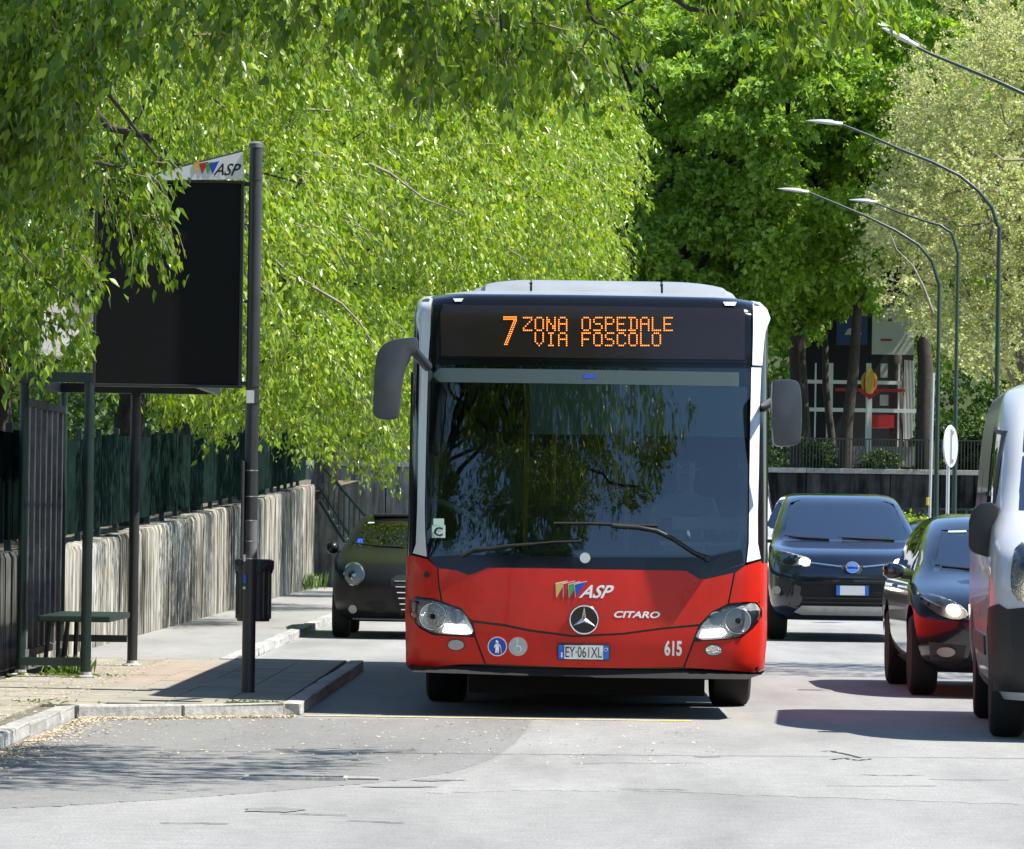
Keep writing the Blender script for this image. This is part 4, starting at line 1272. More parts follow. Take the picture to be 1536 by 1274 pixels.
# ---- trees beyond the frame whose reflections and shadows the photograph shows
rs = np.random.default_rng(51)
for bs, cc, R, nc, tw, lab, sz in (((7.8, 44), (6.6, 44, 5.6), (1.7, 2.4, 1.9), 26, 900, 'roadside tree right of the frame casting dappled shade past the bus', .10),
                                   ((-5.0, 2), (-2.9, 2, 11.0), (3.4, 3.5, 5.0), 90, 6200, 'tall tree beside the camera, mirrored in the bus windscreen', .13),
                                   ((12, 22), (11.5, 24, 5.5), (2.6, 7, 4.5), 60, 4200, 'leafy tree across the road mirrored in the cars', .13)):
    cl = clumps_in(cc, R, nc, rs, .3)
    m_ = M['leaf_dark'] if bs[0] < 0 else M['leaf_mid']  # dark leaves put the mirrored tree's shaded side into its colour
    t = make_tree('roadside_tree', lab, bs, (bs[0] * .7 + cc[0] * .3, bs[1], cc[2] + .5), .18, M['bark'], 12, cl, None, rs, 0, .06)
    A, o_, L_, lf = crown(cl, .6, tw, 10, sz, .6, rs, None, cc)
    world_mesh('crown', leaves_to_mesh('crown', *lf, m_, 2), t)

n_ = 420  # unseen band of trees, added to keep low sky out of reflections
a_ = rs.uniform(math.radians(20), math.radians(340), n_)
rad_ = rs.uniform(52, 60, n_)
cl = np.stack([rad_ * np.sin(a_ + math.pi) * 1.0, -rad_ * np.cos(a_ + math.pi) * -1.0 - 0, rs.uniform(.5, 8.5, n_)], 1)
cl = cl[(cl[:, 1] < 26) & ((cl[:, 1] < -5) | (cl[:, 0] > 0))]
A, o_, L_, lf = crown(cl, 2.6, 5200, 10, .55, .2, rs, None, None, flat=.8, L=(.4, 1.2), spread=.6, wr=.7)
tag(link('added_tree_band', leaves_to_mesh('added_tree_band', *lf, M['leaf_far'], 2)), 'unseen band of trees added beyond the frame to cut low sky from glass and paint', kind='stuff')

# ================================================================ VEHICLES
def pchip(xs, ys, x):
    xs, ys = np.array(xs, float), np.array(ys, float)
    h = np.diff(xs); d = np.diff(ys) / h
    m = np.zeros(len(xs)); m[0], m[-1] = d[0], d[-1]
    for i in range(1, len(xs) - 1):
        if d[i - 1] * d[i] > 0:
            w1, w2 = 2 * h[i] + h[i - 1], h[i] + 2 * h[i - 1]
            m[i] = (w1 + w2) / (w1 / d[i - 1] + w2 / d[i])
    i = np.clip(np.searchsorted(xs, x) - 1, 0, len(xs) - 2)
    t = (x - xs[i]) / h[i]
    return (ys[i] * (1 + 2 * t) * (1 - t) ** 2 + m[i] * h[i] * t * (1 - t) ** 2 + ys[i + 1] * t * t * (3 - 2 * t) + m[i + 1] * h[i] * t * t * (t - 1))

def hull(levels, sub=4, inset=0., zr=None, nside=26):
    """levels: (z, y front, y back, half width, bow, corner x, corner y)"""
    L = np.array(levels, float)
    zs = []
    for a, b in zip(L[:-1, 0], L[1:, 0]): zs += list(np.linspace(a, b, sub, endpoint=False))
    zs.append(L[-1, 0])
    if zr: zs = [zr[0]] + [z for z in zs if zr[0] < z < zr[1]] + [zr[1]]
    rows = []
    for z in zs:
        yf, yb, w, bow, rx, ry = [float(pchip(L[:, 0], L[:, k], z)) for k in range(1, 7)]
        yf += inset; yb -= inset; w -= inset
        pts = []
        for k in range(8):
            x = (w - rx) * k / 8; pts.append((x, yf + bow * (x / w) ** 2))
        for k in range(9):
            a = math.pi / 2 * k / 8; x = w - rx + rx * math.sin(a)
            pts.append((x, yf + bow * (x / w) ** 2 + ry * (1 - math.cos(a))))
        y0 = yf + bow + ry; rb = .28; y1 = yb - rb - .06
        for k in range(1, nside): pts.append((w, y0 + (y1 - y0) * k / nside))
        for k in range(7):
            a = math.pi / 2 * k / 6; x = w - rb + rb * math.cos(a)
            pts.append((x, y1 + rb * math.sin(a) + .06 * (1 - (x / w) ** 2)))
        for k in range(1, 6):
            x = (w - rb) * (1 - k / 5); pts.append((x, y1 + rb + .06 * (1 - (x / w) ** 2)))
        ring = pts + [(-x, y) for x, y in reversed(pts[1:-1])]
        rows.append([(x, y, z) for x, y in ring])
    n = len(rows[0]); g = G()
    fs = [(i * n + k, i * n + (k + 1) % n, (i + 1) * n + (k + 1) % n, (i + 1) * n + k) for i in range(len(rows) - 1) for k in range(n)]
    fs += [tuple(reversed(range(n))), tuple(range((len(rows) - 1) * n, len(rows) * n))]
    return g.add([p for r in rows for p in r], fs)

def boolean(g, cutters, name, mats, smooth=32):
    base = bpy.data.objects.new('tmp', g.mesh('tmp', None)); COL.objects.link(base)
    tmp = [base]
    for c in cutters:
        o = bpy.data.objects.new('tmp', c.mesh('tmp', None)); COL.objects.link(o); tmp.append(o)
        m = base.modifiers.new('b', 'BOOLEAN'); m.object = o; m.operation = 'DIFFERENCE'; m.solver = 'EXACT'
    bpy.context.view_layer.update()
    dg = bpy.context.evaluated_depsgraph_get()
    me = bpy.data.meshes.new_from_object(base.evaluated_get(dg))
    me.name = name
    for o in tmp:
        d = o.data; bpy.data.objects.remove(o); bpy.data.meshes.remove(d)
    me.materials.clear()
    for m in mats: me.materials.append(m)
    me.polygons.foreach_set('use_smooth', [True] * len(me.polygons))
    me.set_sharp_from_angle(angle=math.radians(smooth))
    return me

def inside(p, poly):
    c = False; n = len(poly); j = n - 1
    for i in range(n):
        if (poly[i][1] > p[1]) != (poly[j][1] > p[1]) and p[0] < (poly[j][0] - poly[i][0]) * (p[1] - poly[i][1]) / (poly[j][1] - poly[i][1]) + poly[i][0]:
            c = not c
        j = i
    return c

def smooth_outline(pts, it=2):
    """Chaikin corner cutting"""
    for _ in range(it):
        q = []
        n = len(pts)
        for i in range(n):
            a, b = pts[i], pts[(i + 1) % n]
            q += [(a[0] * .75 + b[0] * .25, a[1] * .75 + b[1] * .25), (a[0] * .25 + b[0] * .75, a[1] * .25 + b[1] * .75)]
        pts = q
    return pts

class Vehicle:
    def __init__(s, name, label, cat, X, Y, rz, levels, paint, cutters=(), group=None, cavity=None, body='body'):
        s.r = thing(name, label, cat, (X, Y, 0), math.radians(rz), group)
        s.mi = s.r.matrix_basis.inverted()
        h = hull(levels)
        s.bvh = BVHTree.FromPolygons([Vector(p) for p in h.v], h.f)
        s.levels = levels
        cs = list(cutters)
        if cavity: cs = [hull(levels, 3, .07, cavity, 10)] + cs
        s.body = link(body, boolean(h, cs, body, [paint]), s.r)
    def L(s, pts, d):
        """photograph pixels at depth d behind the front of the vehicle -> local (x,z)"""
        out = []
        for px, py in pts:
            p = s.mi @ W(px, py, s.r.location.y + d); out.append((p.x, p.z))
        return out
    def hit(s, u, w, axis):
        for k in range(40):
            f = 1 - k * .004
            if axis == 'F': o, d = Vector((u * f, -6, w)), Vector((0, 1, 0))
            elif axis == 'R': o, d = Vector((6, u, w)), Vector((-1, 0, 0))
            elif axis == 'T': o, d = Vector((u * f, w, 6)), Vector((0, 0, -1))
            else: o, d = Vector((-6, u, w)), Vector((1, 0, 0))
            r = s.bvh.ray_cast(o, d)[0]
            if r is not None: return r.y if axis == 'F' else (r.z if axis == 'T' else r.x)
        return 0.
    def patch(s, name, pts, m, off=.004, thick=.012, axis='F', res=.06, dome=0., dk=.04, parent=None, label=None, sm=40):
        # resample the outline
        ol = []
        n = len(pts)
        for i in range(n):
            a, b = Vector(pts[i]), Vector(pts[(i + 1) % n]); k = max(1, int((b - a).length / res))
            for j in range(k): ol.append(a.lerp(b, j / k))
        u0, u1 = min(p.x for p in ol), max(p.x for p in ol); w0, w1 = min(p.y for p in ol), max(p.y for p in ol)
        ip = []
        y = w0 + res * .5
        def bd(p): 
            best = 9.
            for i in range(len(ol)):
                a, b = ol[i], ol[(i + 1) % len(ol)]; ab = b - a
                t = max(0, min(1, (p - a).dot(ab) / (ab.length_squared + 1e-12)))
                best = min(best, (p - a - ab * t).length)
            return best
        while y < w1:
            x = u0 + res * .5
            while x < u1:
                p = Vector((x, y))
                if inside(p, ol):
                    if bd(p) > res * .35: ip.append(p)
                x += res
            y += res
        nn = len(ol)
        V, E_, Fc, *_ = delaunay_2d_cdt(ol + ip, [(i, (i + 1) % nn) for i in range(nn)], [], 1, 1e-6)
        dist = [bd(p) if dome else 0 for p in V]
        front, back = [], []
        sg = {'F': -1, 'L': -1, 'R': 1, 'T': 1}[axis]
        for p, dd in zip(V, dist):
            h = s.hit(p.x, p.y, axis)
            o = off + dome * (1 - math.exp(-dd / dk)) if dome else off
            a, b = h + sg * o, h - sg * thick
            if axis == 'F': front.append((p.x, a, p.y)); back.append((p.x, b, p.y))
            elif axis == 'T': front.append((p.x, p.y, a)); back.append((p.x, p.y, b))
            else: front.append((a, p.x, p.y)); back.append((b, p.x, p.y))
        N = len(V)
        fs = [tuple(f) for f in Fc] + [tuple(N + i for i in reversed(f)) for f in Fc]
        cnt = {}
        for f in Fc:
            for i in range(len(f)):
                e = (f[i], f[(i + 1) % len(f)]); cnt[tuple(sorted(e))] = cnt.get(tuple(sorted(e)), 0) + 1
        for f in Fc:
            for i in range(len(f)):
                a, b = f[i], f[(i + 1) % len(f)]
                if cnt[tuple(sorted((a, b)))] == 1: fs.append((b, a, N + a, N + b))
        o = G().add(front + back, fs).obj(name, m, parent or s.r, smooth=sm)
        if label: o['label'] = label
        return o
    def disc(s, name, c, rx, rz_, m, off=.004, thick=.01, dome=0., parent=None, n=24, axis='F', dk=.02, label=None, res=None):
        pts = [(c[0] + rx * math.cos(2 * math.pi * k / n), c[1] + rz_ * math.sin(2 * math.pi * k / n)) for k in range(n)]
        return s.patch(name, pts, m, off, thick, axis, res or max(rx, rz_) * .5, dome, dk, parent, label)
    def wheel(s, x, y, r, w, spokes=5, rim=.64, hub='steel', flat=False):
        sd = -1 if x < 0 else 1
        t = G().lathe([(r * rim, -w / 2), (r * .9, -w / 2), (r * .975, -w / 2 + .02), (r, -w / 2 + .045), (r, w / 2 - .045), (r * .975, w / 2 - .02), (r * .9, w / 2), (r * rim, w / 2)], (0, 0, 0), 'X', 36).obj('wheel', M['rubber'], s.r, smooth=35)
        t.location = (x, y, r)
        R = G()
        R.lathe([(r * rim, sd * w * .1), (r * rim * .98, sd * (w / 2 - .004)), (r * rim * .9, sd * (w / 2 - .006)), (r * rim * .88, sd * w * .12), (.02, sd * w * .1)], (0, 0, 0), 'X', 36)
        R.obj('rim', M[hub], t, smooth=30)
        for k in range(spokes):
            a = 2 * math.pi * k / spokes
            c, s_ = math.cos(a), math.sin(a)
            g = G(); wd = .028 * r / .33
            x0, x1 = sd * w * .14, sd * w * .44
            pts = []
            for rr, ww in ((.03, wd * 1.3), (r * rim * .9, wd * .8)):
                for e in (-1, 1):
                    for xx in (x0, x1): pts.append((xx, c * rr - s_ * ww * e, s_ * rr + c * ww * e))
            g.add(pts, [(0, 1, 3, 2), (4, 6, 7, 5), (0, 4, 5, 1), (2, 3, 7, 6), (0, 2, 6, 4), (1, 5, 7, 3)]).obj('spoke', M[hub], t, bevel=.004)
        G().lathe([(.07 * r / .33, sd * w * .1), (.065 * r / .33, sd * w * .46), (.02, sd * w * .47)], (0, 0, 0), 'X', 16).obj('hub_cap', M[hub], t, smooth=30)
        return t

def arch(y, r, w, depth=.34):
    a = G().lathe([(r, w - depth), (r, w + .3)], (0, y, r * .92), 'X', 40)
    b = G().lathe([(r, -w - .3), (r, -w + depth)], (0, y, r * .92), 'X', 40)
    return [a, b]

def prismY(pts, y0=-2., y1=.8): return G().prism(pts, y0, y1, 'Y')
def prismX(pts, x0=-3., x1=3.): return G().prism(pts, x0, x1, 'X')

def ring(R, r, n=32, m=8, arc_=2 * math.pi):
    vs = [((R + r * math.cos(2 * math.pi * j / m)) * math.cos(arc_ * i / n), r * math.sin(2 * math.pi * j / m), (R + r * math.cos(2 * math.pi * j / m)) * math.sin(arc_ * i / n)) for i in range(n) for j in range(m)]
    return G().add(vs, [(i * m + j, ((i + 1) % n) * m + j, ((i + 1) % n) * m + (j + 1) % m, i * m + (j + 1) % m) for i in range(n) for j in range(m)])

def plate(V, c, w, h, y, text=None):
    """Italian style number plate: white field, blue bands"""
    f = G().box(c[0] - w / 2 - .008, c[0] + w / 2 + .008, y, y + .012, c[1] - h / 2 - .008, c[1] + h / 2 + .008).obj('number_plate', M['black_plastic'], V.r, bevel=.004)
    bw_ = w * .115
    G().box(c[0] - w / 2 + bw_, c[0] + w / 2 - bw_, y - .003, y - .0005, c[1] - h / 2, c[1] + h / 2).obj('plate_field', M['plate_white'], f)
    G().box(c[0] - w / 2, c[0] - w / 2 + bw_, y - .003, y - .0005, c[1] - h / 2, c[1] + h / 2).obj('plate_band', M['plate_blue'], f)
    G().box(c[0] + w / 2 - bw_, c[0] + w / 2, y - .003, y - .0005, c[1] - h / 2, c[1] + h / 2).obj('plate_band', M['plate_blue'], f)
    if text:
        text_mesh(text, c[0] - w / 2 + bw_ + .008, c[0] + w / 2 - bw_ - .008, c[1] - h * .38, c[1] + h * .38, y - .0045, 0, .004, M['ink'], 'plate_lettering', f)
        text_mesh('I', c[0] - w / 2 + .018, c[0] - w / 2 + .027, c[1] - h * .38, c[1] - h * .02, y - .0045, 0, .0, M['print_white'], 'country_letter', f)
        o = ring(.011, .002, 14, 5).obj('ring_mark', M['sticker_grey'], f); o.location = (c[0] + w / 2 - bw_ * .5, y - .004, c[1] + h * .2)
    return f

# ---- people
def driver(label, V, loc, shirt, hair=True):
    """seated figure holding a steering wheel; local -Y is forward"""
    r = thing('person', label, 'person', V.r.matrix_basis @ Vector(loc), V.r.rotation_euler.z)
    v = [(0, 0, 0), (0, .03, .22), (0, .0, .42), (0, -.015, .52), (0, -.03, .60), (0, -.035, .70), (0, -.035, .78)]
    rad = [.15, .13, .15, .06, .06, .088, .07]
    e = [(0, 1), (1, 2), (2, 3), (3, 4), (4, 5), (5, 6)]
    def add(p, ra, link_to):
        v.append(p); rad.append(ra); e.append((link_to, len(v) - 1)); return len(v) - 1
    for sd in (-1, 1):
        a = add((sd * .18, 0, .45), .062, 2); b = add((sd * .235, -.16, .25), .045, a); c = add((sd * .18, -.38, .30), .032, b)
        h = add((sd * .17, -.45, .325), .034, c)
        for k, (dx, dz, l) in enumerate(((-.026, .01, .06), (-.009, .012, .068), (.009, .01, .064), (.026, .004, .052))):
            f = add((sd * .17 + dx, -.45 - l * .7, .34 + dz), .0095, h); add((sd * .17 + dx, -.45 - l, .315 + dz), .008, f)
        f = add((sd * .135, -.46, .35), .011, h); add((sd * .12, -.49, .345), .0095, f)
        a = add((sd * .10, -.05, -.02), .085, 0); b = add((sd * .14, -.45, .04), .062, a); c = add((sd * .13, -.52, -.36), .04, b); add((sd * .14, -.68, -.40), .035, c)
    me = bpy.data.meshes.new('body'); me.from_pydata(v, e, [])
    o = bpy.data.objects.new('body', me); COL.objects.link(o)
    m = o.modifiers.new('s', 'SKIN')
    sv = me.skin_vertices[0].data
    for i, x in enumerate(rad): sv[i].radius = (x, x * (.8 if i in (0, 1, 2) else 1))
    sv[0].use_root = True
    o.modifiers.new('d', 'SUBSURF').levels = 2
    bpy.context.view_layer.update()
    me2 = bpy.data.meshes.new_from_object(o.evaluated_get(bpy.context.evaluated_depsgraph_get()))
    bpy.data.objects.remove(o); me2.name = 'body'
    me2.materials.clear()
    for mm in (M['skin'], shirt, M['trousers']): me2.materials.append(mm)
    for vv in me2.vertices:      # face: nose and brow
        x, y, z = vv.co
        if z > .62 and y < -.09 and abs(x) < .02 and .67 < z < .72: vv.co.y -= .022 * (1 - abs(x) / .02)
        if z > .62 and abs(x) > .03 and y < -.08 and .71 < z < .73: vv.co.y += .006
    for p in me2.polygons:
        c = p.center; p.use_smooth = True
        p.material_index = 2 if (c.z < .06 and (c.z < .02 or c.y < -.06)) else (0 if (c.z > .535 or c.y < -.34) else 1)
    b = link('body', me2, r)
    if hair:
        vs, fs = [], []
        for i in range(9):
            th = math.pi * .5 * i / 8
            for k in range(20):
                a = 2 * math.pi * k / 20; sh_ = 1 if math.sin(a) > -.3 else (.55)
                vs.append((.094 * math.sin(th * sh_) * math.cos(a) if i else 0, -.028 + .105 * math.sin(th * sh_) * math.sin(a), .70 + .125 * math.cos(th * sh_)))
        fs = [(i * 20 + k, i * 20 + (k + 1) % 20, (i + 1) * 20 + (k + 1) % 20, (i + 1) * 20 + k) for i in range(8) for k in range(20)]
        G().add(vs, fs).obj('hair', M['hair'], b, smooth=80)
    for sd in (-1, 1):
        G().lathe([(.001, -.011), (.008, -.006), (.011, 0), (.008, .006), (.001, .011)], (sd * .032, -.115, .715), 'Y', 10).obj('eye', M['print_white'], b, smooth=80)
        G().lathe([(.006, -.02), (.014, -.005), (.012, .014)], (sd * .092, -.03, .70), 'X', 10).obj('ear', M['skin'], b, smooth=80)
    G().box(-.022, .022, -.125, -.105, .655, .662).obj('mouth', M['hair_red'], b, bevel=.002)
    return r

def seat(V, x, y, z, m, w=.5, h=.62, head=True, par=None):
    s_ = G().box(x - w / 2, x + w / 2, y - .48, y, z, z + .13).obj('seat', m, par or V.r, bevel=.04, smooth=40)
    g = G(); g.prism([(y - .04, z + .08), (y + .1, z + h), (y + .2, z + h - .02), (y + .1, z + .05)], x - w / 2 + .02, x + w / 2 - .02, 'X')
    g.obj('backrest', m, s_, bevel=.03, smooth=40)
    if head: G().box(x - .12, x + .12, y + .08, y + .17, z + h + .03, z + h + .21).obj('headrest', m, s_, bevel=.03, smooth=40)
    return s_

def wiper(V, pts, blade, r=.012, off=.03, axis='F'):
    P = [(x, V.hit(x, z, 'F') - off, z) for x, z in pts]
    a = G().tube(P, [r * 1.5] + [r] * (len(P) - 1), 8).obj('wiper', M['black_plastic'], V.r, smooth=50)
    B = [(x, V.hit(x, z, 'F') - off * .55, z) for x, z in blade]
    G().tube(B, r * .8, 6).obj('wiper_blade', M['rubber'], a, smooth=50)

# ---------------------------------------------------------------- THE BUS
BX, BY = .2475, 32.6
lv = [(.31, .07, 11.9, 1.2, .09, .2, .24), (.36, .03, 11.95, 1.245, .10, .22, .26), (.6, .0, 12, 1.27, .10, .22, .28), (1.0, .012, 12, 1.272, .10, .2, .28), (1.2, .035, 12, 1.268, .10, .18, .26),
      (2.4, .25, 12, 1.262, .10, .18, .26), (2.62, .29, 12, 1.262, .10, .18, .26), (2.86, .34, 11.97, 1.255, .10, .2, .28), (2.93, .38, 11.95, 1.225, .10, .24, .3), (2.975, .46, 11.9, 1.14, .1, .3, .35), (2.99, .56, 11.8, 1.05, .1, .3, .35)]
tmpv = type('T', (), {})()
_r = Matrix.Translation((BX, BY, 0)).inverted()
def bl(pts, d=.16): return [((_r @ W(x, y, BY + d)).x, (_r @ W(x, y, BY + d)).z) for x, y in pts]
opening = bl([(647, 558), (1123, 565), (1120, 800), (1110, 822), (1060, 832), (880, 832), (700, 830), (652, 822), (645, 800)], .2)
cut = [G().box(-1.17, 1.17, .62, 11.8, .45, 2.62), prismY(opening, -2, .9),
       prismX([(1.0, 1.15), (11.4, 1.15), (11.4, 2.4), (1.0, 2.4)])] + arch(2.75, .56, 1.27, .42) + arch(8.75, .56, 1.27, .42)
bus = Vehicle('city_bus', 'red and white city bus facing the viewer with lit orange destination display', 'bus', BX, BY, 0, lv, M['gloss_black'], cut)
BP = lambda pts, d=.06: bus.L(pts, d)
B = bus
bus.body.data.materials.append(M['bus_red'])
for _f in bus.body.data.polygons:
    _c = _f.center
    if .34 < _c.z < 1.12 and abs(_c.x) > 1.2 and abs(_f.normal.z) < .7: _f.material_index = 1
RP = dict(off=.014, thick=.02, res=.05)
B.patch('front_flap', BP([(658, 853), (685, 856), (702, 863), (713, 860), (731, 852), (800, 852.5), (880, 854), (1018, 856), (1030, 857), (1049, 869), (1058, 869), (1100, 860), (1096, 882), (1091, 906), (1068, 917), (1049, 936), (994, 941), (934, 949), (860, 952.5), (793, 943.5), (757, 936), (708, 930), (703, 926), (692, 912), (679, 908), (664, 902), (660, 880)]), M['bus_red'], **RP)
B.patch('bumper', BP([(710, 934), (757, 940), (793, 947.5), (860, 956), (934, 952.5), (994, 944.5), (1047, 940), (1039, 961), (1024.5, 1001), (940, 1002), (860, 1001), (729, 996), (714, 955)], .02), M['bus_red'], **RP)
B.patch('corner_panel', BP([(608, 834), (618, 834), (640, 839), (655.5, 853), (657.5, 880), (661, 901), (649, 898), (624, 895), (614, 901), (612, 912), (615, 928), (629, 943), (649, 953), (679, 955), (711.5, 956), (726.5, 996), (690, 997), (640, 1002), (607, 999), (605.5, 900)], .04), M['bus_red'], **RP)
B.patch('corner_panel', BP([(1154, 850), (1142, 842), (1118, 849), (1103, 860), (1094, 905), (1122, 903), (1136, 904), (1145, 915), (1145, 927), (1130, 944), (1113, 957), (1092, 960), (1041.5, 963), (1027, 1001.5), (1090, 1006), (1134, 1010), (1149, 1005), (1153, 960)], .04), M['bus_red'], **RP)
for sx, ax in ((-1, 'L'), (1, 'R')):
    for y0, y1 in ((.55, 2.14), (3.36, 8.14), (9.36, 11.6)):
        B.patch('side_panel', [(y0, .37), (y1, .37), (y1, 1.1), (y0, 1.1)], M['bus_red'], .01, .02, ax, .3)
    B.patch('side_panel', [(2.15, 1.06), (3.35, 1.06), (3.35, 1.1), (2.15, 1.1)], M['bus_red'], .01, .02, ax, .3)
    B.patch('roof_side', [(.75, 2.5), (11.7, 2.5), (11.7, 2.86), (.75, 2.86)], M['bus_white'], .008, .02, ax, .3)
    y = 1.02
    for k in range(7):
        B.patch('side_window', [(y, 1.13), (y + 1.46, 1.13), (y + 1.46, 2.42), (y, 2.42)], M['bus_side_glass'], .006, .006, ax, .4)
        y += 1.49
# white corner pillars
PL = dict(off=.016, thick=.03, res=.04)
B.patch('corner_pillar', BP([(628.6, 544), (641.5, 544), (639, 650), (637.2, 759), (638, 800), (640.5, 835), (619, 830), (624, 816), (625.8, 759), (627, 650)], .2), M['bus_white'], **PL)
B.patch('corner_pillar', BP([(1128.5, 550.5), (1144, 550.5), (1141.5, 600), (1139, 700), (1136.5, 770), (1136.5, 815), (1141, 838), (1119, 843.5), (1122.5, 815), (1124, 724), (1126.5, 620)], .2), M['bus_white'], **PL)
B.patch('roof_corner', BP([(649.5, 439), (633, 440.5), (625, 448), (621.5, 460), (622, 476), (627.6, 500), (629, 541.5), (642.5, 541.5), (645, 500), (646.5, 456)], .36), M['bus_white'], off=.02, thick=.04, res=.04)
B.patch('roof_corner', BP([(1131, 446), (1145, 449), (1154, 461), (1158.5, 475), (1150, 497), (1147, 515), (1144, 548), (1128.5, 548), (1130, 500)], .36), M['bus_white'], off=.02, thick=.04, res=.04)
# display: black mask, dark window and dot letters
B.patch('display_mask', BP([(652, 441), (700, 440), (880, 441.5), (1080, 445), (1120, 448), (1127, 460), (1127.5, 546), (880, 543), (645, 538), (648, 470)], .36), M['gloss_black'], off=.008, thick=.02, res=.06)
dg_ = B.patch('display_window', BP([(664, 457), (880, 459), (1112, 462), (1118, 470), (1117, 540), (880, 538), (662, 534), (660, 470)], .34), M['display_glass'], off=.012, thick=.01, res=.06)
for x0, x1, y0, y1 in ((679, 695, 447, 452), (1085, 1106, 452, 458)):
    p = BP([(x0, y0), (x1, y0), (x1 - 3, y1), (x0 + 3, y1)], .36); B.patch('marker_lamp', p, M['sticker_grey'], .016, .01, res=.03)
FONT = {'Z': '11111 00001 00010 00100 01000 10000 11111', 'O': '01110 10001 10001 10001 10001 10001 01110', 'N': '10001 11001 11001 10101 10011 10011 10001',
        'A': '01110 10001 10001 11111 10001 10001 10001', 'S': '01111 10000 10000 01110 00001 00001 11110', 'P': '11110 10001 10001 11110 10000 10000 10000',
        'E': '11111 10000 10000 11110 10000 10000 11111', 'D': '11110 01001 01001 01001 01001 01001 11110', 'L': '10000 10000 10000 10000 10000 10000 11111',
        'V': '10001 10001 10001 10001 10001 01010 00100', 'I': '01110 00100 00100 00100 00100 00100 01110', 'F': '11111 10000 10000 11110 10000 10000 10000',
        'C': '01110 10001 10000 10000 10000 10001 01110', ' ': '00000 00000 00000 00000 00000 00000 00000'}
def dots(word, x0, ytop, px_, py_, g, rows=None):
    cx = x0
    for ch in word:
        rows_ = FONT[ch].split()
        for j, rw in enumerate(rows_):
            for i, b in enumerate(rw):
                if b == '1': one_dot(cx + i * px_, ytop + j * py_, g)
        cx += 6 * px_
def one_dot(px_, py_, g, r=.0052):
    (x, z), = BP([(px_, py_)], .30)
    y = B.hit(x, z, 'F') - .0165
    n = 6
    g.add([(x + r * math.cos(k * math.pi / 3), y, z + r * math.sin(k * math.pi / 3)) for k in range(n)] + [(x + r * math.cos(k * math.pi / 3), y + .003, z + r * math.sin(k * math.pi / 3)) for k in range(n)],
          [tuple(range(n)), tuple(reversed(range(n, 2 * n)))] + [(k, (k + 1) % n, n + (k + 1) % n, n + k) for k in range(n)])
g = G(); dots('ZONA OSPEDALE', 785.5, 476.5, 2.93, 3.2, g); o = g.obj('display_dots', M['led'], dg_); o['kind'] = 'stuff'
g = G(); dots('VIA FOSCOLO', 803, 500.0, 2.93, 3.1, g); o = g.obj('display_dots', M['led'], dg_); o['kind'] = 'stuff'
g = G()
for i in range(7): one_dot(756 + i * 3.0, 475.5, g); one_dot(756 + i * 3.0, 478.7, g)
for j in range(12):
    x = 774 - max(0, (j + .0)) * 1.25
    for q_ in (0, 3.0): one_dot(x - q_, 481.5 + j * 3.2, g)
o = g.obj('display_dots', M['led'], dg_); o['kind'] = 'stuff'
# windscreen
ws = B.patch('windscreen', BP([(644, 546), (880, 551), (1126.5, 552), (1124, 650), (1122, 724), (1120.5, 815), (1116.5, 846), (1058, 864), (1049, 864), (1032, 853), (880, 850), (729, 847), (712, 856), (702, 859), (685, 852), (659, 848), (642, 834), (640, 780), (640, 700)], .2), M['windshield'], off=.004, thick=.004, res=.07)
B.patch('windscreen_edge', BP([(645, 835), (700, 832), (880, 836), (1060, 836), (1112, 824), (1116, 845), (1058, 865), (1049, 865), (1032, 855), (880, 852), (729, 849), (712, 858), (702, 861), (685, 854), (659, 850), (644, 838)], .1), M['gloss_black'], off=.009, thick=.01, res=.07)
B.disc('round_badge', BP([(877.5, 837)], .05)[0], .037, .037, M['sticker_grey'], .014, .006)
for (x0, y0, x1, y1, m, nm) in ((648, 788, 668, 807, 'pale_green', 'sticker'), (650, 778, 666, 788, 'pale_green', 'sticker'), (875, 561, 894, 567, 'print_blue', 'toll_tag')):
    B.patch(nm, BP([(x0, y1), (x1, y1), (x1, y0), (x0, y0)], .1), M[m], .0075, .001, res=.05)
a, b = BP([(650.5, 804.5), (664, 791)], .06)
text_mesh('C', a[0], b[0], a[1], b[1], 0, 0, .03, M['ink'], 'sticker_letter', B.r, proj=lambda x, z: B.hit(x, z, 'F') - .010)
a, b = BP([(653, 785.5), (663, 781)], .06)
text_mesh('zm', a[0], b[0], a[1], b[1], 0, .3, .01, M['sticker_faint'], 'sticker_print', B.r, proj=lambda x, z: B.hit(x, z, 'F') - .010) if False else None
# wipers
wiper(B, BP([(1062, 838), (1040, 828), (1010, 808), (985, 796), (958, 791), (925, 789), (918, 788)], .08), BP([(831, 785), (880, 785), (930, 787), (986, 789)], .1))
wiper(B, BP([(692, 834), (712, 824), (735, 823), (757, 819), (800, 816)], .08), BP([(705, 829), (760, 820), (830, 813), (872, 812)], .1), .010)
G().lathe([(.02, -.05), (.024, -.03), (.024, .02)], (BP([(1062, 838)], .05)[0][0], B.hit(*BP([(1062, 838)], .05)[0], 'F'), BP([(1062, 838)], .05)[0][1]), 'Y', 14).obj('wiper_pivot', M['black_plastic'], B.r, smooth=40)
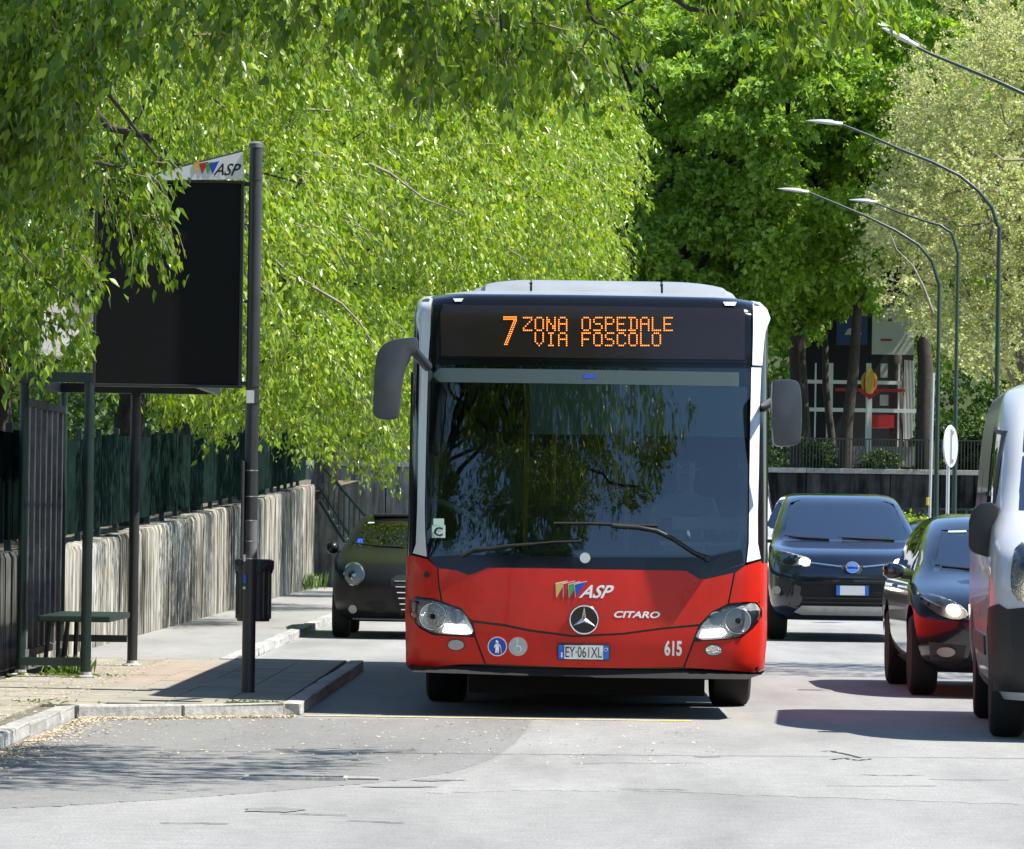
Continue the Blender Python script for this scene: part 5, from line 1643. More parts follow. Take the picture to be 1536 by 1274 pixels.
# headlights
def bus_light(outl, cc, r, drl, cc2, fog):
    hl = B.patch('headlight', smooth_outline(BP(outl), 1), M['lamp_inner'], off=.004, thick=.01, res=.05, sm=60)
    c = BP([cc])[0]
    y = B.hit(c[0], c[1], 'F')
    o = ring(r / 214, .003, 32, 8).obj('lamp_ring', M['chrome'], hl, smooth=80); o.location = (c[0], y - .016, c[1])
    G().lathe([(r / 214 * .95, .0), (r / 214 * .8, .012), (r / 214 * .45, .016), (.02, .012)], (c[0], y - .014, c[1]), 'Y', 28).obj('reflector', M['lamp_inner'], hl, smooth=30)
    G().lathe([(.02, -.002), (.017, .002), (.003, .004)], (c[0], y - .012, c[1]), 'Y', 20).obj('bulb_glass', M['chrome'], hl, smooth=50)
    c2 = BP([cc2])[0]; y2 = B.hit(c2[0], c2[1], 'F')
    G().lathe([(.05, 0), (.04, .006), (.02, .008)], (c2[0], y2 - .014, c2[1]), 'Y', 20).obj('indicator_bowl', M['sticker_grey'], hl, smooth=30)
    B.patch('daytime_light', BP(drl), M['drl'], off=.012, thick=.004, res=.05, parent=hl)
    B.patch('headlight_cover', smooth_outline(BP(outl), 1), M['lens'], off=.01, thick=.0, res=.04, dome=.022, dk=.03, parent=hl, sm=80)
    f = BP([fog])[0]
    fo_ = B.disc('fog_lamp', f, .056, .036, M['lamp_inner'], .022, .012, res=.03)
    B.disc('fog_ring', f, .062, .042, M['black_plastic'], .018, .01, parent=fo_, res=.03)
bus_light([(614, 911), (615, 902), (624, 896), (649, 899), (679, 910), (692, 915), (703, 929), (713, 952.6), (679, 952), (649, 950), (629, 941), (616, 926)], (649, 925), 19.5, [(664, 948), (668, 936), (700, 938), (708, 950), (690, 951)], (685, 925), (684, 967.5))
bus_light([(1040.5, 961), (1051, 938), (1069, 919), (1087, 910), (1122, 905), (1135, 906), (1143, 916), (1143, 927), (1128, 943), (1113, 955), (1092, 958)], (1107, 931.5), 19, [(1049, 956), (1054, 945), (1084, 943), (1090, 950), (1082, 955)], (1074, 928), (1070, 975.6))
# round stickers, numbers, badges
s1 = B.disc('round_sticker', BP([(746, 970)], .02)[0], .068, .068, M['print_white'], .0175, .002); s1['label'] = 'round blue sticker with a white walking figure'
B.disc('sticker_field', BP([(746, 970)], .02)[0], .061, .061, M['print_blue'], .0195, .001, parent=s1)
fy = lambda x, z: B.hit(x, z, 'F') - .0225
c = BP([(746, 970)], .02)[0]
man = G()
man.lathe([(.011, -.001), (.011, .001)], (c[0] - .001, fy(*c), c[1] + .036), 'Y', 12)
def mp(*q_): man.prism([(c[0] + x, c[1] + z) for x, z in q_], fy(*c), fy(*c) + .001, 'Y')
mp((-.012, .022), (.012, .022), (.012, -.005), (.01, -.045), (.003, -.045), (0, -.015), (-.005, -.045), (-.013, -.045), (-.012, -.005))
mp((.012, .022), (.026, .0), (.022, -.008), (.011, .008)); mp((-.012, .022), (-.024, -.004), (-.019, -.01), (-.011, .006)); mp((.026, -.004), (.03, -.046), (.027, -.046), (.023, -.004))
man.obj('figure_print', M['print_white'], s1)
s2 = B.disc('round_sticker', BP([(777, 970)], .02)[0], .066, .066, M['sticker_grey'], .0175, .002); s2['label'] = 'round pale grey sticker with a faded wheelchair sign'
c = BP([(777, 970)], .02)[0]
o = ring(.022, .0022, 20, 5, math.pi * 2).obj('figure_print', M['sticker_faint'], s2); o.location = (c[0] - .002, fy(*c), c[1] - .017); o.scale = (1, .3, 1)
man = G(); mp((-.01, .035), (-.003, .035), (-.002, .004), (.02, .004), (.028, -.03), (.022, -.032), (.014, -.004), (-.01, -.004)); man.lathe([(.007, -.001), (.007, .001)], (c[0] - .007, fy(*c), c[1] + .044), 'Y', 12); man.obj('figure_print', M['sticker_faint'], s2)
c = BP([(875.5, 978.5)], 0)[0]
plate(B, c, .352, .098, B.hit(c[0], c[1], 'F') - .034, 'EY\u00b7061XL')
c = BP([(876, 929.5)], .02)[0]; yb_ = B.hit(c[0], c[1], 'F') - .018
em = G().lathe([(.099, -.012), (.102, -.002), (.102, .006)], (c[0], yb_, c[1]), 'Y', 40).obj('emblem', M['gloss_black'], B.r, smooth=40)
em['label'] = 'round black emblem with a silver three-pointed star'
o = ring(.098, .0065, 44, 8).obj('emblem_ring', M['chrome'], em, smooth=80); o.location = (c[0], yb_ - .012, c[1])
for k in range(3):
    a = math.pi / 2 + k * 2 * math.pi / 3
    tip = (c[0] + .092 * math.cos(a), yb_ - .016, c[1] + .092 * math.sin(a))
    ce = (c[0], yb_ - .03, c[1])
    l_ = (c[0] + .017 * math.cos(a + 1.05), yb_ - .0135, c[1] + .017 * math.sin(a + 1.05)); r_ = (c[0] + .017 * math.cos(a - 1.05), yb_ - .0135, c[1] + .017 * math.sin(a - 1.05))
    G().add([ce, tip, l_, r_], [(0, 1, 2), (0, 3, 1), (2, 1, 3), (0, 2, 3)]).obj('star_point', M['chrome'], em)
ry_ = lambda x, z: B.hit(x, z, 'F') - .0162
a, b = BP([(921, 926.5), (990, 917.5)], .03)
text_mesh('CITARO', a[0], b[0], a[1], b[1], 0, .25, .03, M['print_white'], 'name_lettering', B.r, proj=ry_)
a, b = BP([(996.5, 984), (1023, 961)], .02)
text_mesh('615', a[0], b[0], a[1], b[1], 0, 0, .035, M['print_white'], 'fleet_number', B.r, proj=ry_)
a, b = BP([(868, 897), (921, 878)], .03)
text_mesh('ASP', a[0], b[0], a[1], b[1], 0, .5, .022, M['print_white'], 'logo_lettering', B.r, proj=ry_)
for i, (pts, m) in enumerate(((((834, 875.5), (851, 872), (843, 882), (835, 896)), 'yellow'), (((845, 876), (862, 872), (852, 884), (845, 896)), 'print_red'), (((853, 877), (870, 873), (860, 886), (854, 896)), 'print_green'), (((862, 877), (880, 872.5), (872, 884), (863.5, 896)), 'print_blue'))):
    P = BP(pts, .03)
    e = [(x + (-.003 if x < P[1][0] - .03 else .003), z + (.004 if k < 2 else -.003)) for k, (x, z) in enumerate(P)]
    f_ = B.patch('logo_flag', e, M['print_white'], .0172 + i * .0008, .001, res=.1)
    B.patch('flag_field', P, M[m], .0176 + i * .0008, .001, res=.1, parent=f_)
B.disc('sensor', BP([(640, 862.5)], .1)[0], .021, .021, M['black_plastic'], .022, .01)
p = BP([(610, 990), (620, 990), (619, 995), (613, 996.5)], .1); B.patch('scuff', p, M['sticker_grey'], .0155, .001, res=.05)
# dark sill under the bumper
B.patch('front_skirt', BP([(607, 1000), (690, 999), (860, 1004), (1025, 1005), (1134, 1012), (1150, 1008), (1146, 1014), (1120, 1019), (870, 1016), (620, 1008)], .04), M['under'], .0, .03, res=.08)
# roof and air-conditioning housing
rf = hull([(2.965, .44, 11.9, 1.12, .08, .3, .4), (3.0, .58, 11.8, 1.04, .08, .3, .4), (3.03, .9, 11.6, .9, .08, .3, .4)], 3).obj('roof', M['bus_grey'], B.r, smooth=50)
x0, x1 = BP([(703, 430), (1106, 442)], 1.2)
def pod(name, xa, xb, la, lb, m='bus_grey'):
    """one segment of the curved housing; la/lb: rounded outer shoulder"""
    prof = []
    for k in range(15):
        t = k / 14; x = xa + (xb - xa) * t
        h = 0
        if la: h = math.sqrt(max(0, 1 - (max(0, .5 - (x - xa) / .5 * .5) * 2) ** 2.2)) if x - xa < .5 else 1
        elif lb: h = math.sqrt(max(0, 1 - (max(0, .5 - (xb - x) / .5 * .5) * 2) ** 2.2)) if xb - x < .5 else 1
        else: h = 1
        prof.append((x, 2.995 + .125 * h))
    g = G(); vs = []; cols = [(.75, 0), (.8, .5), (.95, .9), (1.2, 1.), (3.2, 1.), (3.45, .8), (3.6, 0)]
    for x, z in prof:
        for yy, f in cols: vs.append((x, yy + (.2 if (la and x < xa + .1) or (lb and x > xb - .1) else 0), 2.98 + (z - 2.98) * f))
    n = len(cols)
    fs = [(i * n + k, (i + 1) * n + k, (i + 1) * n + k + 1, i * n + k + 1) for i in range(14) for k in range(n - 1)]
    fs += [tuple(range(n)), tuple(reversed(range(14 * n, 15 * n)))]
    g.add(vs, fs); return g.obj(name, M[m], B.r, smooth=40)
xs_ = [x0[0], BP([(797, 430)], 1.2)[0][0], BP([(991, 430)], 1.2)[0][0], x1[0]]
pod('roof_housing', xs_[0], xs_[1] - .008, True, False); pod('roof_housing', xs_[1] + .008, xs_[2] - .008, False, False); pod('roof_housing', xs_[2] + .008, xs_[3], False, True)
for x in xs_[1:3]: G().box(x - .010, x + .010, .86, 3.3, 2.99, 3.085).obj('housing_joint', M['black_plastic'], B.r)
# mirrors
def mirror(name, outl, d, y0, y1, arm, bevel=.03):
    g = G().prism(smooth_outline(bus.L(outl, d), 1), y0, y1, 'Y')
    m_ = g.obj(name, M['mirror_plastic'], B.r, bevel=bevel, smooth=50)
    if arm: G().tube([(p[0], p[1], p[2]) for p in arm], .035, 10).obj('mirror_arm', M['mirror_plastic'], m_, smooth=50)
    return m_
mirror('mirror', [(566, 535), (573, 520), (586, 512), (600, 509), (622, 507), (627, 508), (627, 529), (618, 530), (612, 545), (606, 560), (602, 590), (599, 622), (594, 629.5), (568, 629.5), (561, 624), (560.5, 605), (563, 560)], -.2, -.34, -.12,
       [(bus.L([(615, 519)], -.2)[0][0], -.22, bus.L([(615, 519)], -.2)[0][1]), (-1.15, .3, 2.45)])
mirror('mirror', [(1163, 570), (1190, 570), (1199, 576), (1201.5, 600), (1202, 640), (1200, 663), (1193, 669), (1165, 670), (1158, 664), (1157, 575)], -.02, -.1, .14,
       [(bus.L([(1165, 600)], 0)[0][0], .02, bus.L([(1165, 600)], 0)[0][1]), (1.22, .45, 2.2)])
# door strip and quarter pane at the image-right side
for sx, ax in ((-1, 'L'), (1, 'R')):
    B.patch('door_seal', [(.62, .5), (.70, .5), (.70, 2.42), (.62, 2.42)], M['black_plastic'], .014, .01, ax, .3)
for sx in (-1, 1):
    for yy in (2.75, 8.75): B.wheel(sx * 1.07 + .035, yy, .48, .3, 8, .58)
G().box(-.95, .98, 2.6, 2.9, .22, .42).obj('axle', M['under'], B.r)
G().box(-.84, .86, 1.0, 11.2, .13, .32).obj('underbody_shade', M['under'], B.r)  # dark box added to deepen the shade under the bus
G().box(-.9, .9, 8.6, 8.9, .2, .42).obj('axle', M['under'], B.r)
# inside
G().prism([(.62, .5), (.62, 1.02), (.72, 1.17), (1.0, 1.17), (1.15, 1.05), (1.15, .5)], -1.12, 1.12, 'X').obj('dashboard', M['interior'], B.r, bevel=.02)
G().box(-1.1, 1.1, 1.2, 11.7, .46, .5).obj('floor', M['interior'], B.r)
a, b = BP([(644, 577), (1125, 561)], .6)
B.patch('sun_strip', [(a[0], a[1] + .01), (b[0], a[1] + .01), (b[0], b[1]), (a[0], b[1])], M['sun_strip'], .006, -.005, res=.1)
a, b = BP([(795, 653), (1126, 573)], .62)
B.patch('sun_blind', [(a[0], a[1]), (b[0], a[1]), (b[0], b[1]), (a[0], b[1])], M['blind'], -.012, .018, res=.1)
o = ring(.21, .014, 36, 8).obj('steering_wheel', M['black_plastic'], B.r, smooth=80); c = BP([(1068, 775)], 1.0)[0]; o.location = (.72, 1.12, 1.33); o.rotation_euler = (math.radians(-62), 0, 0)
G().tube([(.72, 1.12, 1.33), (.72, .98, 1.08)], .03, 8).obj('steering_column', M['black_plastic'], B.r)
seat(B, .72, 1.95, .92, M['seat_cloth'], .5, .72)
G().box(.38, 1.13, 2.3, 2.34, .5, 2.3).obj('cab_partition', M['interior'], B.r)
for k, (x, y) in enumerate(((-.75, 3.0), (-.3, 3.0), (-.75, 4.2), (-.3, 4.2), (.3, 4.2), (.75, 4.2), (.3, 5.4), (.75, 5.4), (-.75, 5.4), (-.3, 5.4))):
    seat(B, x, y, .85, M['seat_cloth'], .42, .65, False)
for x, y in ((-.45, 1.6), (.3, 2.4), (-.25, 3.2), (.25, 5.0), (-.25, 6.2)):
    G().tube([(x, y, .5), (x, y, 2.6)], .017, 8).obj('grab_pole', M['grab_yellow'], B.r)
G().tube([(-.5, 1.5, 2.15), (-.5, 8, 2.15)], .017, 8).obj('grab_rail', M['grab_yellow'], B.r)
# boxes on the driver's window side and pale sill line seen through the glass
a, b = BP([(1008, 795), (1120, 776)], .9)
G().box(a[0], b[0], .95, 1.05, a[1], b[1]).obj('fare_box', M['interior_pale'], B.r, bevel=.015)
a, b = BP([(990, 818), (1118, 814)], .7)
G().box(a[0], b[0], .70, .74, a[1], b[1]).obj('dash_tray', M['interior_pale'], B.r)
P = BP([(641, 748), (668, 756), (700, 770), (722, 785), (731, 800), (732, 822)], .7)
G().tube([(x, .75, z) for x, z in P], .022, 8).obj('door_frame', M['interior_pale'], B.r, smooth=60)
a, b = BP([(661, 828), (732, 812)], .72)
G().box(a[0], b[0], .70, .74, a[1], b[1]).obj('door_sill', M['sticker_grey'], B.r, bevel=.006)
driver('bus driver in a pale shirt seated at the wheel behind the windscreen', B, (.72, 1.75, 1.07), M['shirt_pale'])

# ---------------------------------------------------------------- cars
def car_inside(V, y_dash, z_dash, w, seats=(.36, 1.95)):
    G().box(-w, w, y_dash, y_dash + .35, z_dash - .3, z_dash).obj('dashboard', M['interior'], V.r, bevel=.03)
    sx, sy = seats
    for s_ in (-1, 1): seat(V, s_ * sx, sy + .5, .42, M['interior'], .48, .62)
    seat(V, 0, sy + 1.35, .45, M['interior'], 1.1, .55, False)
    o = ring(.18, .013, 30, 7).obj('steering_wheel', M['black_plastic'], V.r, smooth=80); o.location = (sx, y_dash + .45, z_dash + .03); o.rotation_euler = (math.radians(-25), 0, 0)

def paint(name, col, rough=.22, flake=.0):
    return mat(name, col, rough, .35, coat=1.0)
M['navy'] = paint('navy_paint', (.006, .010, .022))
M['car_black'] = mat('black_paint', (.006, .006, .006), .35, spec=.3, coat=.05)
M['graphite'] = paint('graphite_paint', (.012, .016, .026))
M['van_silver'] = mat('silver_paint', (.55, .56, .57), .35, .15, coat=.7)
M['van_white'] = mat('van_white_paint', (.62, .63, .64), .35, coat=.6)
M['amber'] = mat('amber', (.4, .12, .02), .3)

def mirrorify(pts): return [(-x, z) for x, z in reversed(pts)]

# dark blue sports utility vehicle
SX, SY = 3.5, 54.9
lv = [(.24, .3, 4.2, .78, .10, .3, .3), (.34, .08, 4.5, .86, .12, .32, .4), (.5, .01, 4.55, .905, .14, .34, .45), (.72, .0, 4.57, .92, .15, .34, .5), (.88, .06, 4.57, .918, .17, .34, .52), (.97, .16, 4.56, .91, .2, .34, .5), (1.04, .42, 4.54, .895, .2, .32, .4),
      (1.10, .88, 4.5, .86, .14, .26, .3), (1.14, 1.12, 4.46, .84, .12, .2, .25), (1.3, 1.42, 4.36, .79, .13, .16, .25), (1.5, 1.82, 4.2, .71, .14, .16, .25), (1.6, 2.06, 4.1, .66, .14, .16, .25), (1.66, 2.35, 4.0, .6, .12, .2, .3), (1.69, 2.8, 3.8, .48, .1, .2, .3)]
wsh = [(-.72, 1.18), (.72, 1.18), (.70, 1.24), (.60, 1.57), (.5, 1.6), (-.5, 1.6), (-.60, 1.57), (-.70, 1.24)]
sw = [(1.75, 1.17), (2.3, 1.52), (3.4, 1.56), (3.9, 1.4), (4.0, 1.2)]
suv = Vehicle('suv', 'dark blue sports utility vehicle with lit headlights just behind the bus', 'car', SX, SY, 0, lv, M['navy'],
              [prismY(wsh, -2, 2.6), prismX(sw)] + arch(.95, .41, .9) + arch(3.62, .41, .9), None, (.45, 1.62))
V = suv
V.r.scale = (1.05, 1.05, 1.05); V.r.location.x = 3.53; bpy.context.view_layer.update(); V.mi = V.r.matrix_basis.inverted()
V.patch('windscreen', [(-.745, 1.155), (.745, 1.155), (.725, 1.25), (.625, 1.60), (-.625, 1.60), (-.725, 1.25)], M['car_glass'], .003, .004, res=.08)
for ax in 'LR': V.patch('side_window', [(1.7, 1.16), (2.3, 1.55), (3.4, 1.59), (3.95, 1.42), (4.05, 1.18)], M['car_glass'], .003, .004, ax, .2)
def pair(fn, pts): fn(pts); fn(mirrorify(pts))
def suv_light(pts):
    h = V.patch('headlight', smooth_outline(pts, 1), M['lamp_inner'], .006, .01, res=.05)
    sg_ = 1 if pts[0][0] + pts[2][0] > 0 else -1
    V.patch('headlight_cover', smooth_outline(pts, 1), M['lens'], .012, 0, res=.04, dome=.012, parent=h)
    V.disc('beam', (sg_ * .53, .905), .06, .036, M['beam'], .03, .01, parent=h, n=14)
    V.disc('dark_bowl', (sg_ * .70, .90), .07, .045, M['black_plastic'], .011, .006, parent=h, n=14)
pair(suv_light, [(-x, z) for x, z in V.L([(1165, 825), (1180, 827), (1197, 832), (1214, 837), (1208, 845), (1195, 849), (1178, 849), (1167, 844)], .2)])
pair(lambda p: V.patch('chrome_bar', p, M['chrome'], .016, .01, res=.08), [(.12, .845), (.30, .865), (.48, .885), (.48, .90), (.30, .88), (.12, .86)])
V.patch('grille_bar', [(-.15, .87), (.15, .87), (.08, .77), (-.08, .77)], M['black_plastic'], .008, .01, res=.1)
gl_ = V.patch('grille', [(-.60, .74), (-.38, .725), (.38, .725), (.60, .74), (.66, .66), (.70, .42), (.6, .38), (-.6, .38), (-.70, .42), (-.66, .66)], M['under'], .006, .01, res=.1)
for z in (.44, .49, .66): V.patch('grille_slat', [(-.56, z), (.56, z), (.56, z + .014), (-.56, z + .014)], M['black_plastic'], .014, .008, res=.15, parent=gl_)
V.patch('grille_bar', [(-.56, .68), (.56, .68), (.58, .70), (-.58, .70)], M['navy'], .02, .01, res=.15)
V.patch('skid_plate', [(-.64, .33), (-.56, .405), (.56, .405), (.64, .33), (.55, .30), (-.55, .30)], mat('satin_silver', (.42, .42, .42), .45, .3), .035, .02, res=.12)
pair(lambda p: V.patch('fog_lamp_surround', p, M['black_plastic'], .01, .01, res=.08), [(.66, .68), (.84, .72), (.86, .52), (.72, .50)])
for s_ in (-1, 1):
    V.disc('fog_lamp', (s_ * .835, .575), .045, .045, M['lamp_inner'], .02, .01, n=16)
    V.wheel(s_ * .80, .95, .355, .225); V.wheel(s_ * .80, 3.62, .355, .225)
    m_ = G().box(s_ * .90 if s_ > 0 else -1.10, 1.10 if s_ > 0 else -.90, 1.38, 1.52, 1.09, 1.23).obj('mirror', M['navy'], V.r, bevel=.035, smooth=50)
    G().box(s_ * .84 if s_ > 0 else -.91, .91 if s_ > 0 else -.84, 1.44, 1.5, 1.1, 1.14).obj('mirror_arm', M['black_plastic'], m_)
    V.patch('door_handle', [(2.5, 1.03), (2.68, 1.03), (2.68, 1.055), (2.5, 1.055)], M['chrome'], .02, .01, 'R' if s_ > 0 else 'L', .1)
_c = V.L([(1279, 886)], 0)[0]
plate(V, (0, _c[1]), .36, .105, V.hit(0, _c[1], 'F') - .032)
em = V.disc('emblem', (0, .845), .078, .066, M['chrome'], .026, .01, n=24)
V.disc('emblem_field', (0, .845), .066, .054, M['plate_blue'], .030, .002, n=24, parent=em)
for rx_, rz_ in ((.066, .052), (.024, .048)):
    o = ring(1, .12, 24, 6).obj('emblem_ring', M['chrome'], em); o.scale = (rx_, .05, rz_); o.location = (0, V.hit(0, .845, 'F') - .036, .845)
o = ring(1, .12, 24, 6).obj('emblem_ring', M['chrome'], em); o.scale = (.05, .05, .016); o.location = (0, V.hit(0, .845, 'F') - .036, .868)
wiper(V, [(.55, 1.155), (.2, 1.165), (-.05, 1.175)], [(.5, 1.17), (-.1, 1.18)], .008, .02); wiper(V, [(-.2, 1.15), (-.5, 1.165), (-.66, 1.18)], [(-.2, 1.16), (-.7, 1.19)], .008, .02)
G().box(-.06, .06, 2.1, 2.16, 1.48, 1.56).obj('rear_view_mirror', M['interior'], V.r, bevel=.02)
car_inside(V, 1.45, 1.12, .74)
driver('driver of the dark blue sports utility vehicle, in a blue shirt', V, (.36, 2.4, .62), M['shirt_blue'])

# small black hatchback at the left, half hidden by the bus
lv = [(.2, .35, 3.8, .7, .1, .3, .3), (.3, .10, 3.95, .80, .14, .34, .42), (.45, .02, 4.02, .845, .18, .36, .5), (.62, .0, 4.05, .86, .2, .38, .55), (.76, .06, 4.06, .86, .22, .4, .58), (.86, .18, 4.05, .855, .26, .42, .58), (.93, .42, 4.03, .84, .26, .4, .5),
      (.99, .82, 4.0, .80, .18, .3, .35), (1.03, 1.05, 3.96, .77, .14, .2, .28), (1.2, 1.42, 3.8, .70, .16, .18, .28), (1.34, 1.78, 3.6, .62, .17, .18, .28), (1.41, 2.1, 3.5, .55, .14, .2, .3), (1.44, 2.5, 3.3, .42, .1, .2, .3)]
wsh = [(-.64, 1.07), (.64, 1.07), (.53, 1.33), (-.53, 1.33)]
V = Vehicle('hatchback', 'small black hatchback with round headlight parked left of the bus', 'car', -1.68, 53.0, 0, lv, M['car_black'],
            [prismY(wsh, -2, 2.3), prismX([(1.6, 1.05), (2.1, 1.3), (2.9, 1.32), (3.3, 1.1)])] + arch(.85, .36, .84) + arch(3.3, .36, .84), None, (.4, 1.38))
mito = V
V.patch('windscreen', [(-.68, 1.04), (.68, 1.04), (.57, 1.365), (-.57, 1.365)], M['dim_glass'], .003, .004, res=.08)
for ax in 'LR': V.patch('side_window', [(1.55, 1.04), (2.1, 1.33), (2.9, 1.35), (3.4, 1.08)], M['car_glass'], .003, .004, ax, .2)
for s_ in (-1, 1):
    c = (s_ * .585, .745)
    h = V.disc('headlight', c, .125, .135, M['chrome'], .012, .01, n=28)
    V.disc('lamp_bowl', c, .108, .118, M['plate_white'], .018, .004, n=28, parent=h)
    V.disc('lamp_eye', (c[0] + .02 * s_, c[1] - .01), .05, .055, M['chrome'], .024, .004, dome=.02, n=18, parent=h)
    V.disc('headlight_cover', c, .115, .125, M['lens'], .02, 0, dome=.035, dk=.05, n=28, parent=h, res=.03)
    V.disc('fog_lamp', (s_ * .59, .34), .05, .05, M['lamp_inner'], .014, .01, n=16)
    V.wheel(s_ * .745, .85, .31, .2); V.wheel(s_ * .745, 3.3, .31, .2)
    x0, x1 = (.80, .98) if s_ > 0 else (-.98, -.80)
    m_ = G().lathe([(.02, -.09), (.062, -.06), (.075, 0), (.068, .03)], ((x0 + x1) / 2, 1.45, 1.03), 'Y', 18).obj('mirror', M['car_black'], V.r, smooth=70); m_.scale = (1, 1, 1)
    G().box(min(s_ * .74, s_ * .86), max(s_ * .74, s_ * .86), 1.43, 1.49, .97, 1.0).obj('mirror_arm', M['black_plastic'], m_)
sh_ = V.patch('grille', smooth_outline([(-.16, .74), (.16, .74), (.15, .55), (.06, .3), (0, .24), (-.06, .3), (-.15, .55)], 1), M['under'], .01, .01, res=.05)
for k in range(6):
    z = .34 + k * .065; w = .035 + k * .016
    V.patch('grille_slat', [(-w, z), (w, z), (w, z + .012), (-w, z + .012)], M['chrome'], .016, .004, res=.1, parent=sh_)
V.patch('lower_intake', [(-.44, .42), (-.22, .44), (-.2, .27), (-.40, .27)], M['under'], .006, .01, res=.08)
V.patch('lower_intake', mirrorify([(-.44, .42), (-.22, .44), (-.2, .27), (-.40, .27)]), M['under'], .006, .01, res=.08)
V.patch('front_spoiler', [(-.6, .22), (.6, .22), (.6, .235), (-.6, .235)], M['sticker_grey'], .02, .01, res=.15)
V.patch('blue_sticker', [(-.60, 1.09), (-.53, 1.09), (-.54, 1.14), (-.59, 1.14)], M['print_blue'], .008, .001, res=.1)
V.patch('pale_sticker', [(-.50, 1.32), (-.42, 1.325), (-.42, 1.335), (-.49, 1.335)], M['pale_green'], .008, .001, res=.1)
wiper(V, [(-.05, 1.05), (-.3, 1.06), (-.55, 1.08)], [(-.1, 1.06), (-.6, 1.09)], .007, .018)
G().box(-.44, .44, 1.95, 2.4, 1.40, 1.435).obj('roof_glass', M['black_plastic'], V.r, bevel=.01)
G().tube([(-.2, 3.2, 1.42), (-.21, 3.4, 1.62)], .006, 5).obj('aerial', M['black_plastic'], V.r)
car_inside(V, 1.3, 1.03, .68, (.34, 1.7))

# dark hatchback in the oncoming lane whose side mirrors the bus
lv = [(.2, .32, 4.1, .74, .1, .3, .3), (.3, .10, 4.25, .84, .16, .34, .42), (.45, .02, 4.3, .885, .2, .36, .5), (.62, .0, 4.33, .896, .22, .38, .55), (.72, .05, 4.34, .896, .24, .4, .6), (.80, .16, 4.34, .89, .28, .42, .6), (.88, .42, 4.32, .878, .3, .42, .55),
      (.95, .85, 4.3, .84, .2, .3, .4), (1.0, 1.08, 4.22, .80, .16, .2, .3), (1.2, 1.5, 4.1, .73, .17, .18, .3), (1.36, 1.88, 3.9, .65, .18, .18, .3), (1.44, 2.2, 3.7, .57, .15, .2, .3), (1.49, 2.7, 3.4, .42, .1, .2, .3)]
wsh = [(-.66, 1.05), (.66, 1.05), (.55, 1.35), (-.55, 1.35)]
V = Vehicle('hatchback', 'dark graphite hatchback with lit headlight queuing behind the silver van', 'car', 3.82, 37.3, 0, lv, M['graphite'],
            [prismY(wsh, -2, 2.4), prismX([(1.75, 1.02), (2.25, 1.32), (3.1, 1.34), (3.6, 1.08)])] + arch(.88, .385, .88) + arch(3.45, .385, .88), None, (.4, 1.42))
bravo = V
V.patch('windscreen', [(-.70, 1.015), (.70, 1.015), (.60, 1.39), (-.60, 1.39)], M['car_glass'], .003, .004, res=.08)
for ax in 'LR': V.patch('side_window', [(1.62, 1.0), (2.2, 1.35), (3.1, 1.37), (3.7, 1.05)], M['car_glass'], .003, .004, ax, .15)
def bravo_light(pts):
    h = V.patch('headlight', smooth_outline(pts, 1), M['lamp_inner'], .008, .01, res=.04)
    sg_ = 1 if sum(p[0] for p in pts) > 0 else -1
    V.disc('beam', (sg_ * .60, .715), .05, .04, M['beam'], .03, .01, parent=h, n=16)
    V.disc('indicator', (sg_ * .70, .75), .03, .03, M['amber'], .014, .004, parent=h, n=12)
    V.patch('headlight_cover', smooth_outline(pts, 1), M['lens'], .012, 0, res=.03, dome=.02, parent=h)
pair(bravo_light, [(.48, .66), (.50, .72), (.62, .80), (.78, .84), (.85, .82), (.80, .74), (.70, .66), (.58, .63)])
V.patch('grille', smooth_outline([(-.30, .66), (.30, .66), (.26, .5), (-.26, .5)], 1), M['under'], .008, .01, res=.06)
V.patch('lower_intake', [(-.45, .42), (.45, .42), (.5, .26), (-.5, .26)], M['under'], .008, .01, res=.08)
pair(lambda p: V.patch('fog_lamp_surround', p, M['black_plastic'], .01, .01, res=.06), [(.50, .42), (.78, .45), (.76, .30), (.52, .28)])
for s_ in (-1, 1):
    V.disc('fog_lamp', (s_ * .65, .37), .07, .04, M['lamp_inner'], .02, .01, n=16)
    V.wheel(s_ * .785, .88, .33, .215, 9); V.wheel(s_ * .785, 3.45, .33, .215, 9)
    x0, x1 = (.90, 1.07) if s_ > 0 else (-1.07, -.90)
    m_ = G().prism(smooth_outline([(x0, .93), (x1, .95), (x1, 1.06), (x0, 1.08)], 1), 1.42, 1.6, 'Y').obj('mirror', M['graphite'], V.r, bevel=.03, smooth=50)
    G().box(min(s_ * .78, s_ * .92), max(s_ * .78, s_ * .92), 1.5, 1.56, .94, .97).obj('mirror_arm', M['black_plastic'], m_)
    ax = 'R' if s_ > 0 else 'L'
    V.patch('door_handle', [(2.75, .86), (2.95, .86), (2.95, .885), (2.75, .885)], M['graphite'], .025, .01, ax, .1)
    V.patch('door_seam', [(1.5, .3), (1.512, .3), (1.512, .97), (1.5, .97)], M['under'], .001, .004, ax, .3)
    V.patch('door_seam', [(2.98, .3), (2.992, .3), (3.01, .97), (3.0, .97)], M['under'], .001, .004, ax, .3)
    V.patch('sill_trim', [(1.35, .22), (2.98, .22), (2.98, .27), (1.35, .27)], M['black_plastic'], .02, .01, ax, .3)
V.patch('pale_sticker', [(-.5, 1.33), (-.35, 1.335), (-.35, 1.35), (-.5, 1.345)], M['pale_green'], .008, .001, res=.1)
wiper(V, [(-.1, 1.02), (-.35, 1.03), (-.6, 1.05)], [(-.1, 1.035), (-.65, 1.06)], .008, .02)
plate(V, (0, .47), .36, .10, V.hit(0, .47, 'F') - .03)
car_inside(V, 1.35, 1.0, .7, (.36, 1.8))
driver('driver of the graphite hatchback behind the silver van', V, (.36, 2.25, .5), M['shirt_blue'])

